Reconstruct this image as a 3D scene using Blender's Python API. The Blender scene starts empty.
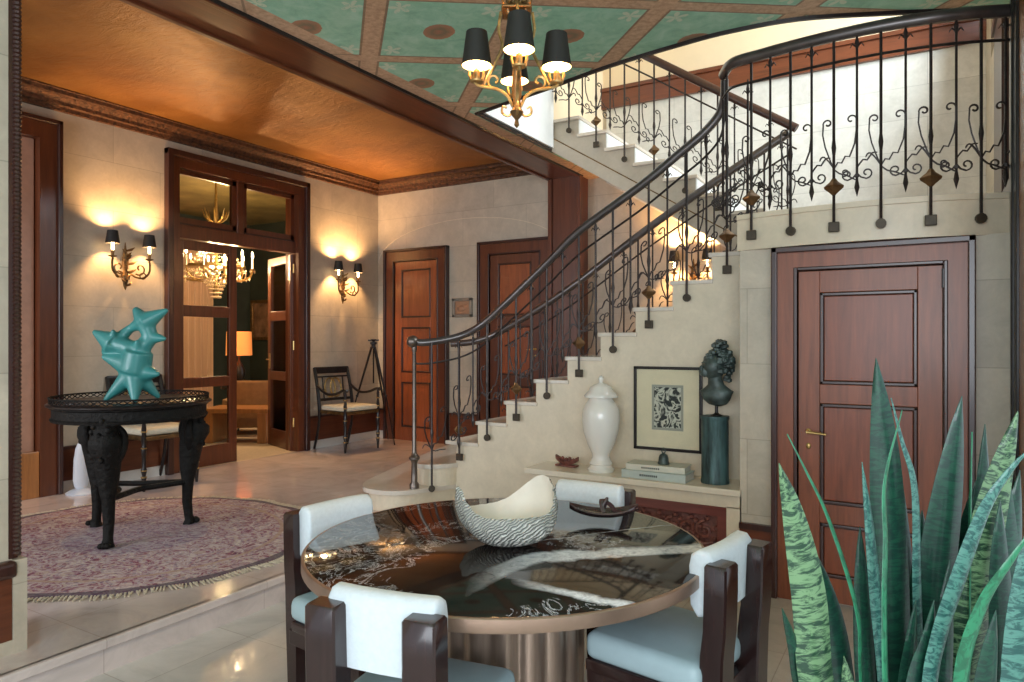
import bpy, bmesh, math, random
from mathutils import Vector, Matrix
random.seed(7)
SC = bpy.context.scene
COL = SC.collection
PI = math.pi

# ---------------------------------------------------------------- camera
H = 1.52                       # eye height above the dining floor (z = 0)
YAW = math.radians(30.7)
FX, FY = -math.sin(YAW), math.cos(YAW)
RX, RY = math.cos(YAW), math.sin(YAW)
cd = bpy.data.cameras.new('camera')
cd.sensor_width = 36.0
cd.lens = 700 / 1024 * 36
cd.clip_start = 0.05
cam = bpy.data.objects.new('camera', cd)
COL.objects.link(cam)
cam.location = (0, 0, H)
cam.rotation_euler = (PI / 2, 0, YAW)
SC.camera = cam

# ---------------------------------------------------------------- colour management, world, daylight
SC.view_settings.view_transform = 'Standard'
SC.view_settings.look = 'None'
SC.view_settings.gamma = 1
SC.view_settings.use_curve_mapping = False
SC.view_settings.exposure = 0.45
w = bpy.data.worlds.new('world'); SC.world = w
w.use_nodes = True
bg = w.node_tree.nodes['Background']
bg.inputs['Color'].default_value = (0.80, 0.90, 1.0, 1)
bg.inputs['Strength'].default_value = 0.9
SC.cycles.use_denoising = True
SC.cycles.max_bounces = 8
SC.cycles.diffuse_bounces = 4
SC.cycles.glossy_bounces = 4
SC.cycles.transparent_max_bounces = 12
SC.cycles.sample_clamp_indirect = 4.0
SC.cycles.caustics_reflective = False
SC.cycles.caustics_refractive = False

def area(name, loc, target, sx, sy, power, color):
    l = bpy.data.lights.new(name, 'AREA'); l.shape = 'RECTANGLE'
    l.size = sx; l.size_y = sy; l.energy = power; l.color = color
    o = bpy.data.objects.new(name, l); COL.objects.link(o)
    o.location = loc
    d = Vector(target) - Vector(loc)
    o.rotation_euler = d.to_track_quat('-Z', 'Y').to_euler()
    return o
def bulb(name, loc, power, color=(1.0, 0.56, 0.23), r=0.018):
    l = bpy.data.lights.new(name, 'POINT'); l.energy = power; l.color = color
    l.shadow_soft_size = r
    o = bpy.data.objects.new(name, l); COL.objects.link(o); o.location = loc
    return o
# daylight of the dining room windows behind the camera, the stair window and the entrance side of the hall
area('dining_window_light', (0.6, -2.3, 1.9), (-1.3, 2.5, 0.8), 3.6, 2.2, 135, (0.86, 0.93, 1.0))
area('stair_window_light', (0.85, 6.1, 4.6), (-2.2, 6.3, 3.0), 1.7, 1.5, 190, (0.80, 0.89, 1.0))
area('hall_window_light', (-5.2, -1.6, 2.0), (-5.6, 5.0, 0.9), 2.4, 2.2, 105, (0.86, 0.92, 1.0))

# ---------------------------------------------------------------- helpers
def W(x, d, z):
    "point from sideways offset x, forward distance d, world height z"
    return Vector((FX * d + RX * x, FY * d + RY * x, z))
def PX(u, v, d):
    "world point seen at photo pixel (u, v) at forward distance d"
    return W((u - 512) / 700 * d, d, H + (341 - v) / 700 * d)

def tag(o, label=None, cat=None, group=None, kind=None):
    if label: o['label'] = label
    if cat: o['category'] = cat
    if group: o['group'] = group
    if kind: o['kind'] = kind
    return o
def empty(name, loc, rz=0, label=None, cat=None, group=None, kind=None):
    o = bpy.data.objects.new(name, None); COL.objects.link(o)
    o.empty_display_size = 0.1
    o.location = loc; o.rotation_euler = (0, 0, rz)
    return tag(o, label, cat, group, kind)
def copy_tree(o, parent=None):
    c = o.copy(); COL.objects.link(c)
    c.parent = parent
    for ch in list(o.children):
        copy_tree(ch, c)
    return c
def catmull(pts, n=6):
    pts = [Vector(p) for p in pts]
    if len(pts) < 3: return pts
    P = [pts[0] * 2 - pts[1]] + pts + [pts[-1] * 2 - pts[-2]]
    out = []
    for i in range(1, len(P) - 2):
        a, b, c, d = P[i - 1:i + 3]
        for k in range(n):
            t = k / n
            out.append(0.5 * ((2 * b) + (c - a) * t + (2 * a - 5 * b + 4 * c - d) * t * t + (3 * b - a - 3 * c + d) * t ** 3))
    out.append(pts[-1])
    return out

class MB:
    "collects shapes; build() links them as ONE mesh object"
    def __init__(s, org=(0, 0, 0), M=None):
        s.bm = bmesh.new(); s.o = Vector(org); s.M = M
    def v(s, co):
        co = Vector(co)
        if s.M is not None: co = s.M @ co
        return s.bm.verts.new(co - s.o)
    def f(s, vs):
        try: return s.bm.faces.new(vs)
        except ValueError: return None
    def box(s, x0, x1, y0, y1, z0, z1, bev=0):
        c = [(x0, y0, z0), (x1, y0, z0), (x1, y1, z0), (x0, y1, z0), (x0, y0, z1), (x1, y0, z1), (x1, y1, z1), (x0, y1, z1)]
        vs = [s.v(p) for p in c]
        fs = [s.f([vs[i] for i in q]) for q in ((3, 2, 1, 0), (4, 5, 6, 7), (0, 1, 5, 4), (1, 2, 6, 5), (2, 3, 7, 6), (3, 0, 4, 7))]
        if bev:
            es = list({e for f in fs for e in f.edges})
            bmesh.ops.bevel(s.bm, geom=es, offset=bev, segments=3, profile=0.5, affect='EDGES')
        return s
    def prism(s, poly, axis, a0, a1):
        "poly: 2D outline; axis: 'x','y','z' extrusion axis"
        def co(p, a):
            return {'x': (a, p[0], p[1]), 'y': (p[0], a, p[1]), 'z': (p[0], p[1], a)}[axis]
        A = [s.v(co(p, a0)) for p in poly]; B = [s.v(co(p, a1)) for p in poly]
        s.f(A); s.f(B[::-1])
        n = len(poly)
        for i in range(n):
            s.f([A[i], B[i], B[(i + 1) % n], A[(i + 1) % n]])
        return s
    def rings(s, R, cap=True, closed=True):
        rs = [[s.v(p) for p in r] for r in R]
        n = len(rs[0])
        for a, b in zip(rs, rs[1:]):
            for i in range(n if closed else n - 1):
                s.f([a[i], a[(i + 1) % n], b[(i + 1) % n], b[i]])
        if cap and closed:
            s.f(rs[0][::-1]); s.f(rs[-1])
        return s
    def tube(s, pts, r, n=6, ends=True, sx=1.0, up=None):
        "r: number or list; sx squashes across; up: preferred up"
        pts = [Vector(p) for p in pts]
        m = len(pts)
        rr = r if isinstance(r, (list, tuple)) else [r] * m
        R = []; u_prev = None
        for i, p in enumerate(pts):
            t = (pts[min(i + 1, m - 1)] - pts[max(i - 1, 0)])
            if t.length < 1e-9: t = Vector((0, 0, 1))
            t.normalize()
            if up is not None: u = Vector(up) - t * t.dot(Vector(up))
            elif u_prev is not None: u = u_prev - t * t.dot(u_prev)
            else:
                a = Vector((0, 0, 1)) if abs(t.z) < 0.9 else Vector((1, 0, 0))
                u = a - t * t.dot(a)
            if u.length < 1e-6: u = t.orthogonal()
            u.normalize(); u_prev = u
            b = t.cross(u)
            R.append([p + (u * math.cos(2 * PI * (k + .5) / n) + b * (sx * math.sin(2 * PI * (k + .5) / n))) * rr[i] for k in range(n)])
        return s.rings(R, cap=ends)
    def lathe(s, prof, c=(0, 0, 0), n=24, sx=1.0, sy=1.0, mod=None):
        R = []
        for r, z in prof:
            R.append([(c[0] + sx * r * (mod(2 * PI * k / n, z) if mod else 1) * math.cos(2 * PI * k / n), c[1] + sy * r * (mod(2 * PI * k / n, z) if mod else 1) * math.sin(2 * PI * k / n), c[2] + z) for k in range(n)])
        return s.rings(R)
    def ball(s, c, r, n=10, sc=(1, 1, 1)):
        prof = [(r * math.sin(PI * (i + .02) / (n // 2 + .04)), -r * math.cos(PI * (i + .02) / (n // 2 + .04)) * sc[2]) for i in range(n // 2 + 1)]
        return s.lathe(prof, c, n, sc[0], sc[1])
    def build(s, name, mat, parent=None, smooth=False, label=None, cat=None, group=None, kind=None, loc=None, sub=0, ang=35):
        bmesh.ops.recalc_face_normals(s.bm, faces=s.bm.faces)
        me = bpy.data.meshes.new(name); s.bm.to_mesh(me); s.bm.free()
        o = bpy.data.objects.new(name, me); COL.objects.link(o)
        if mat: me.materials.append(mat)
        if smooth:
            for p in me.polygons: p.use_smooth = True
            if ang < 180:
                try: me.set_sharp_from_angle(angle=math.radians(ang))
                except Exception: pass
        if parent: o.parent = parent
        if loc is not None: o.location = loc
        if sub:
            m = o.modifiers.new('subdivision', 'SUBSURF'); m.levels = sub; m.render_levels = sub
        return tag(o, label, cat, group, kind)
def at(name, c, label, cat, group=None, mb=None, mat=None, **k):
    "top-level single mesh thing whose origin is its base point c"
    return mb.build(name, mat, None, label=label, cat=cat, group=group, loc=c, **k)

# ---------------------------------------------------------------- materials
def new_mat(name):
    m = bpy.data.materials.new(name); m.use_nodes = True
    nt = m.node_tree
    return m, nt, nt.nodes, nt.links, nt.nodes['Principled BSDF']
def coords(N, L, scale=(1, 1, 1), rot=(0, 0, 0), src='Object'):
    tc = N.new('ShaderNodeTexCoord'); mp = N.new('ShaderNodeMapping')
    mp.inputs['Scale'].default_value = scale; mp.inputs['Rotation'].default_value = rot
    L.new(tc.outputs[src], mp.inputs['Vector'])
    return mp.outputs['Vector']
def ramp(N, L, fac, stops):
    r = N.new('ShaderNodeValToRGB')
    while len(r.color_ramp.elements) > 1: r.color_ramp.elements.remove(r.color_ramp.elements[0])
    r.color_ramp.elements[0].position = stops[0][0]; r.color_ramp.elements[0].color = (*stops[0][1], 1)
    for p, c in stops[1:]:
        e = r.color_ramp.elements.new(p); e.color = (*c, 1)
    L.new(fac, r.inputs['Fac'])
    return r.outputs['Color']
def noise(N, L, vec, scale, detail=4, rough=0.5, dist=0.0):
    n = N.new('ShaderNodeTexNoise'); n.inputs['Scale'].default_value = scale
    n.inputs['Detail'].default_value = detail; n.inputs['Roughness'].default_value = rough
    n.inputs['Distortion'].default_value = dist
    L.new(vec, n.inputs['Vector'])
    return n.outputs['Fac']
def math_n(N, L, op, a, b=None, clamp=False):
    n = N.new('ShaderNodeMath'); n.operation = op; n.use_clamp = clamp
    for i, x in enumerate((a, b)):
        if x is None: continue
        if isinstance(x, (int, float)): n.inputs[i].default_value = x
        else: L.new(x, n.inputs[i])
    return n.outputs[0]
def mix(N, L, fac, a, b, mode='MIX'):
    n = N.new('ShaderNodeMix'); n.data_type = 'RGBA'; n.blend_type = mode
    for i, x in ((0, fac), (6, a), (7, b)):
        if isinstance(x, (int, float)): n.inputs[i].default_value = x
        elif isinstance(x, tuple): n.inputs[i].default_value = (*x, 1) if len(x) == 3 else x
        else: L.new(x, n.inputs[i])
    return n.outputs[2]
def bump(N, L, bsdf, h, strength=0.3, dist=0.01):
    b = N.new('ShaderNodeBump'); b.inputs['Strength'].default_value = strength
    b.inputs['Distance'].default_value = dist
    L.new(h, b.inputs['Height']); L.new(b.outputs['Normal'], bsdf.inputs['Normal'])
def simple(name, col, rough=0.5, metal=0.0, var=0.15, scale=12, bmp=0.1, coat=0.0, stretch=(1, 1, 1), sheen=0, dist=0.004):
    m, nt, N, L, B = new_mat(name)
    vec = coords(N, L, stretch)
    n = noise(N, L, vec, scale, 5, 0.6)
    lo = tuple(c * (1 - var) for c in col); hi = tuple(min(1, c * (1 + var)) for c in col)
    L.new(ramp(N, L, n, [(0.3, lo), (0.7, hi)]), B.inputs['Base Color'])
    B.inputs['Roughness'].default_value = rough; B.inputs['Metallic'].default_value = metal
    if coat: B.inputs['Coat Weight'].default_value = coat; B.inputs['Coat Roughness'].default_value = 0.12
    if sheen: B.inputs['Sheen Weight'].default_value = sheen
    if bmp: bump(N, L, B, n, bmp, dist)
    return m
def wood(name, col, axis='z', rough=0.32, coat=0.3, var=0.35):
    m, nt, N, L, B = new_mat(name)
    sc = {'z': (9, 9, 0.7), 'x': (0.7, 9, 9), 'y': (9, 0.7, 9)}[axis]
    vec = coords(N, L, sc)
    n = noise(N, L, vec, 3.0, 8, 0.65, 0.6)
    lo = tuple(c * (1 - var) for c in col); hi = tuple(min(1, c * (1 + var)) for c in col)
    L.new(ramp(N, L, n, [(0.3, lo), (0.55, col), (0.75, hi)]), B.inputs['Base Color'])
    B.inputs['Roughness'].default_value = rough
    B.inputs['Coat Weight'].default_value = coat; B.inputs['Coat Roughness'].default_value = 0.15
    bump(N, L, B, n, 0.12, 0.002)
    return m
def stone(name, col, plane='xz', bw=0.95, bh=0.46, rough=0.45, mortar=0.003, var=0.20, joint=0.70, blocks=True):
    m, nt, N, L, B = new_mat(name)
    tc = N.new('ShaderNodeTexCoord'); sp = N.new('ShaderNodeSeparateXYZ'); cb = N.new('ShaderNodeCombineXYZ')
    L.new(tc.outputs['Object'], sp.inputs[0])
    a, b = {'xz': (0, 2), 'yz': (1, 2), 'xy': (0, 1)}[plane]
    L.new(sp.outputs[a], cb.inputs[0]); L.new(sp.outputs[b], cb.inputs[1])
    n = noise(N, L, tc.outputs['Object'], 5.0, 8, 0.7, 0.4)
    n2 = noise(N, L, tc.outputs['Object'], 38.0, 4, 0.6)
    big = noise(N, L, tc.outputs['Object'], 1.1, 3, 0.5)
    lo = tuple(c * (1 - var) for c in col); hi = tuple(min(1, c * (1 + var)) for c in col)
    c1 = ramp(N, L, n, [(0.3, lo), (0.7, hi)])
    c1 = mix(N, L, math_n(N, L, 'MULTIPLY', n2, 0.45), c1, tuple(c * 0.66 for c in col))
    c1 = mix(N, L, math_n(N, L, 'MULTIPLY', big, 0.35), c1, (col[0] * 0.92, col[1] * 0.85, col[2] * 0.72))
    if blocks:
        br = N.new('ShaderNodeTexBrick')
        br.inputs['Scale'].default_value = 1.0; br.inputs['Mortar Size'].default_value = mortar
        br.inputs['Mortar Smooth'].default_value = 0.2
        br.inputs['Brick Width'].default_value = bw; br.inputs['Row Height'].default_value = bh
        br.inputs['Color1'].default_value = (0.86, 0.86, 0.86, 1); br.inputs['Color2'].default_value = (1.0, 1.0, 1.0, 1)
        br.inputs['Mortar'].default_value = (joint, joint, joint, 1)
        L.new(cb.outputs[0], br.inputs['Vector'])
        c1 = mix(N, L, 1.0, c1, br.outputs['Color'], 'MULTIPLY')
        h = math_n(N, L, 'SUBTRACT', math_n(N, L, 'MULTIPLY', n2, 0.15), br.outputs['Fac'])
    else: h = math_n(N, L, 'MULTIPLY', n2, 0.15)
    L.new(c1, B.inputs['Base Color'])
    B.inputs['Roughness'].default_value = rough
    bump(N, L, B, h, 0.25, 0.004)
    return m
STONE = (0.58, 0.505, 0.40)
M = {}
M['stone_xz'] = stone('limestone_blocks_xz', STONE, 'xz')
M['stone_yz'] = stone('limestone_blocks_yz', STONE, 'yz')
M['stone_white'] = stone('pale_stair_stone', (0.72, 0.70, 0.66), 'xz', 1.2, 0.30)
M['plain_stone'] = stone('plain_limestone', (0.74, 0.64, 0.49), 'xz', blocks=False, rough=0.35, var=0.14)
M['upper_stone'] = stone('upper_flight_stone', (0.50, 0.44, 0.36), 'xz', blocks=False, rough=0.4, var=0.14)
M['white_plaster'] = simple('white_plaster', (0.80, 0.80, 0.78), 0.7, var=0.03)
M['cream_plaster'] = simple('cream_plaster', (0.82, 0.66, 0.45), 0.75, var=0.05, scale=3)
M['mahogany'] = wood('mahogany_upright', (0.125, 0.033, 0.012))
M['mahogany_x'] = wood('mahogany_across_x', (0.15, 0.038, 0.014), 'x')
M['mahogany_y'] = wood('mahogany_across_y', (0.12, 0.032, 0.012), 'y')
M['mahogany_dark'] = wood('dark_mahogany', (0.045, 0.014, 0.009))
M['door_wood'] = wood('cherry_door_wood', (0.25, 0.070, 0.028), coat=.12, rough=.4)
M['door_panel'] = wood('cherry_panel_wood', (0.235, 0.060, 0.024), coat=.12, rough=.4)
M['hall_door'] = wood('hall_door_wood', (0.30, 0.075, 0.022))
M['orange_wood'] = wood('orange_wood', (0.42, 0.17, 0.05))
M['black_wood'] = simple('ebonised_wood', (0.018, 0.014, 0.013), 0.3, var=0.3, coat=0.3)
M['carved_black'] = simple('carved_ebony', (0.007, 0.006, 0.005), 0.62, var=0.5, scale=30, bmp=1.0, dist=0.015)
M['iron'] = simple('wrought_iron', (0.045, 0.036, 0.034), 0.42, 0.6, var=0.3, scale=40, bmp=0.2)
M['rail'] = simple('bronze_handrail', (0.085, 0.070, 0.066), 0.30, 0.55, var=0.25, scale=8, bmp=0.05, coat=0.4)
M['steel_newel'] = simple('aged_steel', (0.16, 0.13, 0.11), 0.35, 0.8, var=0.25)
M['boss'] = simple('bronze_boss', (0.16, 0.085, 0.035), 0.4, 0.6, var=0.3, scale=30, bmp=0.3)
M['plate'] = simple('dark_bronze_plate', (0.050, 0.036, 0.022), 0.5, 0.4, var=0.3, scale=30)
M['brass'] = simple('antique_brass', (0.55, 0.36, 0.13), 0.3, 0.85, var=0.25, scale=25)
M['gilt'] = simple('dark_gilt_iron', (0.17, 0.095, 0.035), 0.42, 0.7, var=0.5, scale=20, bmp=0.3)
M['gold'] = simple('gold_paint', (0.42, 0.27, 0.10), 0.4, 0.7, var=0.55, scale=30, bmp=0.4)
M['marble_step'] = stone('polished_step_marble', (0.74, 0.66, 0.57), 'xy', blocks=False, rough=0.14, var=0.1)
M['marble_sill'] = stone('ledge_marble', (0.78, 0.70, 0.57), 'xy', blocks=False, rough=0.22, var=0.1)
M['skirt_marble'] = stone('skirting_marble', (0.68, 0.66, 0.62), 'xy', blocks=False, rough=0.25, var=0.06)
def floor_mat(name, col, bw, bh, rough):
    m, nt, N, L, B = new_mat(name)
    vec = coords(N, L)
    br = N.new('ShaderNodeTexBrick'); br.offset = 0.0
    br.inputs['Scale'].default_value = 1.0; br.inputs['Mortar Size'].default_value = 0.0025
    br.inputs['Brick Width'].default_value = bw; br.inputs['Row Height'].default_value = bh
    br.inputs['Color1'].default_value = (0.90, 0.90, 0.90, 1); br.inputs['Color2'].default_value = (1, 1, 1, 1)
    br.inputs['Mortar'].default_value = (0.72, 0.70, 0.68, 1)
    L.new(vec, br.inputs['Vector'])
    n = noise(N, L, vec, 2.2, 9, 0.68, 1.5)
    c = ramp(N, L, n, [(0.30, tuple(x * 0.80 for x in col)), (0.52, col), (0.75, tuple(min(1, x * 1.12) for x in col))])
    L.new(mix(N, L, 1.0, c, br.outputs['Color'], 'MULTIPLY'), B.inputs['Base Color'])
    B.inputs['Roughness'].default_value = rough
    B.inputs['Coat Weight'].default_value = 0.35; B.inputs['Coat Roughness'].default_value = 0.06
    return m
M['hall_floor'] = floor_mat('hall_marble_floor', (0.66, 0.56, 0.52), 0.9, 0.9, 0.16)
M['dining_floor'] = floor_mat('dining_marble_floor', (0.62, 0.59, 0.55), 0.6, 0.6, 0.22)
# gold leaf ceiling
def gold_ceiling():
    m, nt, N, L, B = new_mat('gold_leaf_ceiling')
    vec = coords(N, L, (1, 1, 1))
    v2 = coords(N, L, (1.0, 3.2, 1))
    n = noise(N, L, vec, 1.3, 6, 0.6, 0.6); n2 = noise(N, L, v2, 5, 8, 0.75, 0.8)
    c = ramp(N, L, n, [(0.25, (0.24, 0.085, 0.016)), (0.5, (0.44, 0.18, 0.036)), (0.75, (0.60, 0.29, 0.075))])
    c = mix(N, L, math_n(N, L, 'MULTIPLY', n2, 0.5), c, (0.17, 0.075, 0.024))
    L.new(c, B.inputs['Base Color'])
    B.inputs['Metallic'].default_value = 0.45; B.inputs['Roughness'].default_value = 0.38
    bump(N, L, B, n2, 0.8, 0.03)
    return m
M['gold_ceiling'] = gold_ceiling()
# painted green ceiling with tan ribs, medallions and white flower sprays
def green_ceiling():
    m, nt, N, L, B = new_mat('painted_green_ceiling')
    tc = N.new('ShaderNodeTexCoord'); sp = N.new('ShaderNodeSeparateXYZ'); L.new(tc.outputs['Object'], sp.inputs[0])
    x, y = sp.outputs[0], sp.outputs[1]
    a = math_n(N, L, 'DIVIDE', math_n(N, L, 'SUBTRACT', math_n(N, L, 'ADD', x, y), 0.33), 1.12)
    b = math_n(N, L, 'DIVIDE', math_n(N, L, 'SUBTRACT', math_n(N, L, 'SUBTRACT', y, math_n(N, L, 'MULTIPLY', x, 0.70)), 4.76), 1.07)
    def fr(q): return math_n(N, L, 'SUBTRACT', math_n(N, L, 'FRACT', math_n(N, L, 'ADD', q, 20.5)), 0.5)   # 0 on a rib
    fa, fb = fr(a), fr(b)
    da, db = math_n(N, L, 'ABSOLUTE', fa), math_n(N, L, 'ABSOLUTE', fb)
    rib = math_n(N, L, 'LESS_THAN', math_n(N, L, 'MINIMUM', math_n(N, L, 'MULTIPLY', da, 0.74), db), 0.064)
    line = math_n(N, L, 'LESS_THAN', math_n(N, L, 'ABSOLUTE', math_n(N, L, 'SUBTRACT', math_n(N, L, 'MINIMUM', math_n(N, L, 'MULTIPLY', da, 0.74), db), 0.058)), 0.007)
    # border next to the beam
    edge = math_n(N, L, 'LESS_THAN', x, -3.28)
    rib = math_n(N, L, 'MAXIMUM', rib, edge)
    n = noise(N, L, tc.outputs['Object'], 7, 8, 0.7, 0.5); n2 = noise(N, L, tc.outputs['Object'], 30, 5, 0.7)
    green = ramp(N, L, n, [(0.3, (0.21, 0.46, 0.33)), (0.5, (0.31, 0.60, 0.44)), (0.72, (0.46, 0.70, 0.56))])
    tan = ramp(N, L, n2, [(0.3, (0.40, 0.24, 0.145)), (0.7, (0.68, 0.47, 0.31))])
    # medallion at the middle of each lozenge
    ca = math_n(N, L, 'SUBTRACT', 0.5, da); cb = math_n(N, L, 'SUBTRACT', 0.5, db)
    def sq(q): return math_n(N, L, 'POWER', q, 2.0)
    rad = math_n(N, L, 'SQRT', math_n(N, L, 'ADD', sq(ca), sq(cb)))
    med = math_n(N, L, 'LESS_THAN', math_n(N, L, 'ADD', rad, math_n(N, L, 'MULTIPLY', n2, 0.03)), 0.135)
    medc = ramp(N, L, math_n(N, L, 'ADD', math_n(N, L, 'MULTIPLY', rad, 5), math_n(N, L, 'MULTIPLY', n2, 0.4)), [(0.2, (0.42, 0.15, 0.09)), (0.45, (0.20, 0.15, 0.09)), (0.7, (0.40, 0.19, 0.11))])
    # flower sprays in the corners
    fx = math_n(N, L, 'SUBTRACT', da, 0.17); fy = math_n(N, L, 'SUBTRACT', db, 0.16)
    frad = math_n(N, L, 'SQRT', math_n(N, L, 'ADD', sq(fx), sq(fy)))
    ang = math_n(N, L, 'ARCTAN2', fy, fx)
    pet = math_n(N, L, 'ABSOLUTE', math_n(N, L, 'SINE', math_n(N, L, 'MULTIPLY', ang, 2.5)))
    flo = math_n(N, L, 'LESS_THAN', frad, math_n(N, L, 'MULTIPLY', pet, 0.085))
    flo = math_n(N, L, 'MULTIPLY', flo, math_n(N, L, 'GREATER_THAN', n2, 0.42))
    c = mix(N, L, math_n(N, L, 'MULTIPLY', flo, 0.75), green, (0.66, 0.70, 0.55))
    c = mix(N, L, math_n(N, L, 'MULTIPLY', med, 0.95), c, medc)
    c = mix(N, L, rib, c, tan)
    c = mix(N, L, math_n(N, L, 'MULTIPLY', line, 0.6), c, (0.09, 0.06, 0.035))
    L.new(c, B.inputs['Base Color']); B.inputs['Roughness'].default_value = 0.5
    bump(N, L, B, n2, 0.15, 0.003)
    return m
M['green_ceiling'] = green_ceiling()
def marble_top():
    m, nt, N, L, B = new_mat('black_white_veined_marble')
    vec = coords(N, L, (1, 1, 1))
    n1 = noise(N, L, vec, 2.0, 9, 0.66, 1.6)
    tc = N.new('ShaderNodeTexCoord')
    # one broad white seam crossing the top
    sp = N.new('ShaderNodeSeparateXYZ'); L.new(vec, sp.inputs[0])
    def seam(ax, ay, off, wob, wid, fade, extra=None):
        d = math_n(N, L, 'ADD', math_n(N, L, 'MULTIPLY', sp.outputs[0], ax), math_n(N, L, 'MULTIPLY', sp.outputs[1], ay))
        d = math_n(N, L, 'ADD', d, off)
        if extra is not None: d = math_n(N, L, 'ADD', d, extra)
        d = math_n(N, L, 'ADD', d, math_n(N, L, 'MULTIPLY', math_n(N, L, 'SUBTRACT', n1, 0.5), wob))
        d = math_n(N, L, 'ABSOLUTE', d)
        return math_n(N, L, 'DIVIDE', math_n(N, L, 'SUBTRACT', wid, d), fade, clamp=True)
    bend = math_n(N, L, 'MULTIPLY', math_n(N, L, 'POWER', math_n(N, L, 'MAXIMUM', math_n(N, L, 'SUBTRACT', 0.15, sp.outputs[0]), 0.0), 1.5), 1.9)
    xx = sp.outputs[0]
    wd1 = math_n(N, L, 'ADD', math_n(N, L, 'MULTIPLY', math_n(N, L, 'MAXIMUM', math_n(N, L, 'SUBTRACT', 0.35, xx), 0.0), 0.06), 0.062)
    s1 = seam(-0.155, 0.988, 0.21, 0.16, wd1, 0.03, bend)
    s1 = math_n(N, L, 'MULTIPLY', s1, math_n(N, L, 'MULTIPLY', math_n(N, L, 'ADD', xx, 0.12), 3.0, clamp=True))
    s2 = seam(0.545, 0.84, 0.345, 0.10, 0.030, 0.02)
    s2 = math_n(N, L, 'MULTIPLY', s2, math_n(N, L, 'MULTIPLY', math_n(N, L, 'SUBTRACT', xx, 0.02), 6.0, clamp=True))
    s3 = seam(-0.387, 0.922, 0.05, 0.10, 0.007, 0.007)
    s3 = math_n(N, L, 'MULTIPLY', s3, math_n(N, L, 'MULTIPLY', math_n(N, L, 'SUBTRACT', xx, 0.02), 8.0, clamp=True))
    fine = noise(N, L, vec, 5.0, 10, 0.72, 2.6)
    thin = math_n(N, L, 'LESS_THAN', math_n(N, L, 'ABSOLUTE', math_n(N, L, 'SUBTRACT', fine, 0.5)), 0.011)
    n3 = noise(N, L, vec, 1.6, 3, 0.5)
    thin = math_n(N, L, 'MULTIPLY', thin, math_n(N, L, 'GREATER_THAN', math_n(N, L, 'SUBTRACT', n3, math_n(N, L, 'MULTIPLY', sp.outputs[0], 0.22)), 0.48))
    tex = noise(N, L, vec, 22, 8, 0.8, 1.5)
    wh = ramp(N, L, tex, [(0.34, (0.12, 0.12, 0.14)), (0.42, (0.55, 0.57, 0.62)), (0.60, (0.85, 0.87, 0.90))])
    bl = ramp(N, L, noise(N, L, vec, 3.5, 8, 0.7, 1.0), [(0.35, (0.008, 0.007, 0.007)), (0.75, (0.040, 0.028, 0.022))])
    f = math_n(N, L, 'MAXIMUM', math_n(N, L, 'MAXIMUM', s1, s2), math_n(N, L, 'MAXIMUM', s3, math_n(N, L, 'MULTIPLY', thin, 0.7)))
    L.new(mix(N, L, f, bl, wh), B.inputs['Base Color'])
    B.inputs['Roughness'].default_value = 0.07
    return m
M['marble_top'] = marble_top()
M['bronze_rim'] = simple('satin_bronze_rim', (0.40, 0.27, 0.20), 0.36, 0.75, var=0.08)
M['bronze_base'] = simple('satin_bronze_base', (0.36, 0.26, 0.20), 0.34, 0.8, var=0.10, stretch=(8, 8, 0.5))
M['seat_blue'] = simple('pale_blue_leather', (0.40, 0.52, 0.55), 0.45, var=0.08, scale=5, bmp=0.15, dist=0.01)
M['back_white'] = simple('pale_grey_blue_linen', (0.66, 0.72, 0.76), 0.8, var=0.05, scale=60, bmp=0.2, sheen=0.2)
M['lacquer'] = simple('dark_lacquered_walnut', (0.026, 0.011, 0.010), 0.24, var=0.3, coat=0.25, stretch=(6, 6, 0.6), bmp=0.03)
for k_ in ('carved_black', 'black_wood'): M[k_].node_tree.nodes['Principled BSDF'].inputs['Specular IOR Level'].default_value = 0.22
M['shade_black'] = simple('black_shade', (0.012, 0.010, 0.008), 0.6, var=0.2)
M['white_ceramic'] = simple('white_ceramic', (0.80, 0.77, 0.70), 0.22, var=0.04, scale=4, bmp=0.02, coat=0.4)
M['bronze_green'] = simple('verdigris_bronze', (0.060, 0.082, 0.075), 0.45, 0.3, var=0.75, scale=14, bmp=0.5, dist=0.01)
M['verdigris'] = simple('streaked_verdigris', (0.050, 0.095, 0.095), 0.45, 0.3, var=0.95, scale=5, bmp=0.4, stretch=(4, 4, 0.6))
M['teal_resin'] = simple('teal_glaze', (0.040, 0.235, 0.225), 0.42, 0.0, var=0.22, scale=2.2, bmp=0.05, coat=0.25)
M['white_plastic'] = simple('white_plastic', (0.70, 0.73, 0.78), 0.4, var=0.03)
M['cream_seat'] = simple('cream_cushion', (0.62, 0.58, 0.45), 0.75, var=0.08, scale=30, bmp=0.2)
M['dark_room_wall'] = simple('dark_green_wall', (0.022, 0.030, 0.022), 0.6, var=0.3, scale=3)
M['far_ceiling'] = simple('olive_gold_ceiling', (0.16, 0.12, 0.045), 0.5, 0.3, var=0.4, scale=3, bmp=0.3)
M['curtain'] = simple('tan_curtain', (0.60, 0.40, 0.28), 0.8, var=0.15, scale=3, stretch=(10, 10, 0.2))
M['tan_rug'] = simple('tan_rug', (0.52, 0.40, 0.27), 0.9, var=0.12, scale=30, bmp=0.4)
M['tan_leather'] = simple('tan_leather', (0.32, 0.17, 0.07), 0.55, var=0.15)
M['black_cloth'] = simple('black_cloth', (0.012, 0.012, 0.014), 0.8, var=0.2)
M['candle'] = simple('ivory_candle', (0.80, 0.72, 0.55), 0.5, var=0.03)
M['paper'] = simple('ivory_mat_board', (0.84, 0.68, 0.50), 0.7, var=0.04)
M['book_cream'] = simple('cream_book_cover', (0.62, 0.60, 0.50), 0.5, var=0.06)
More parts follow.
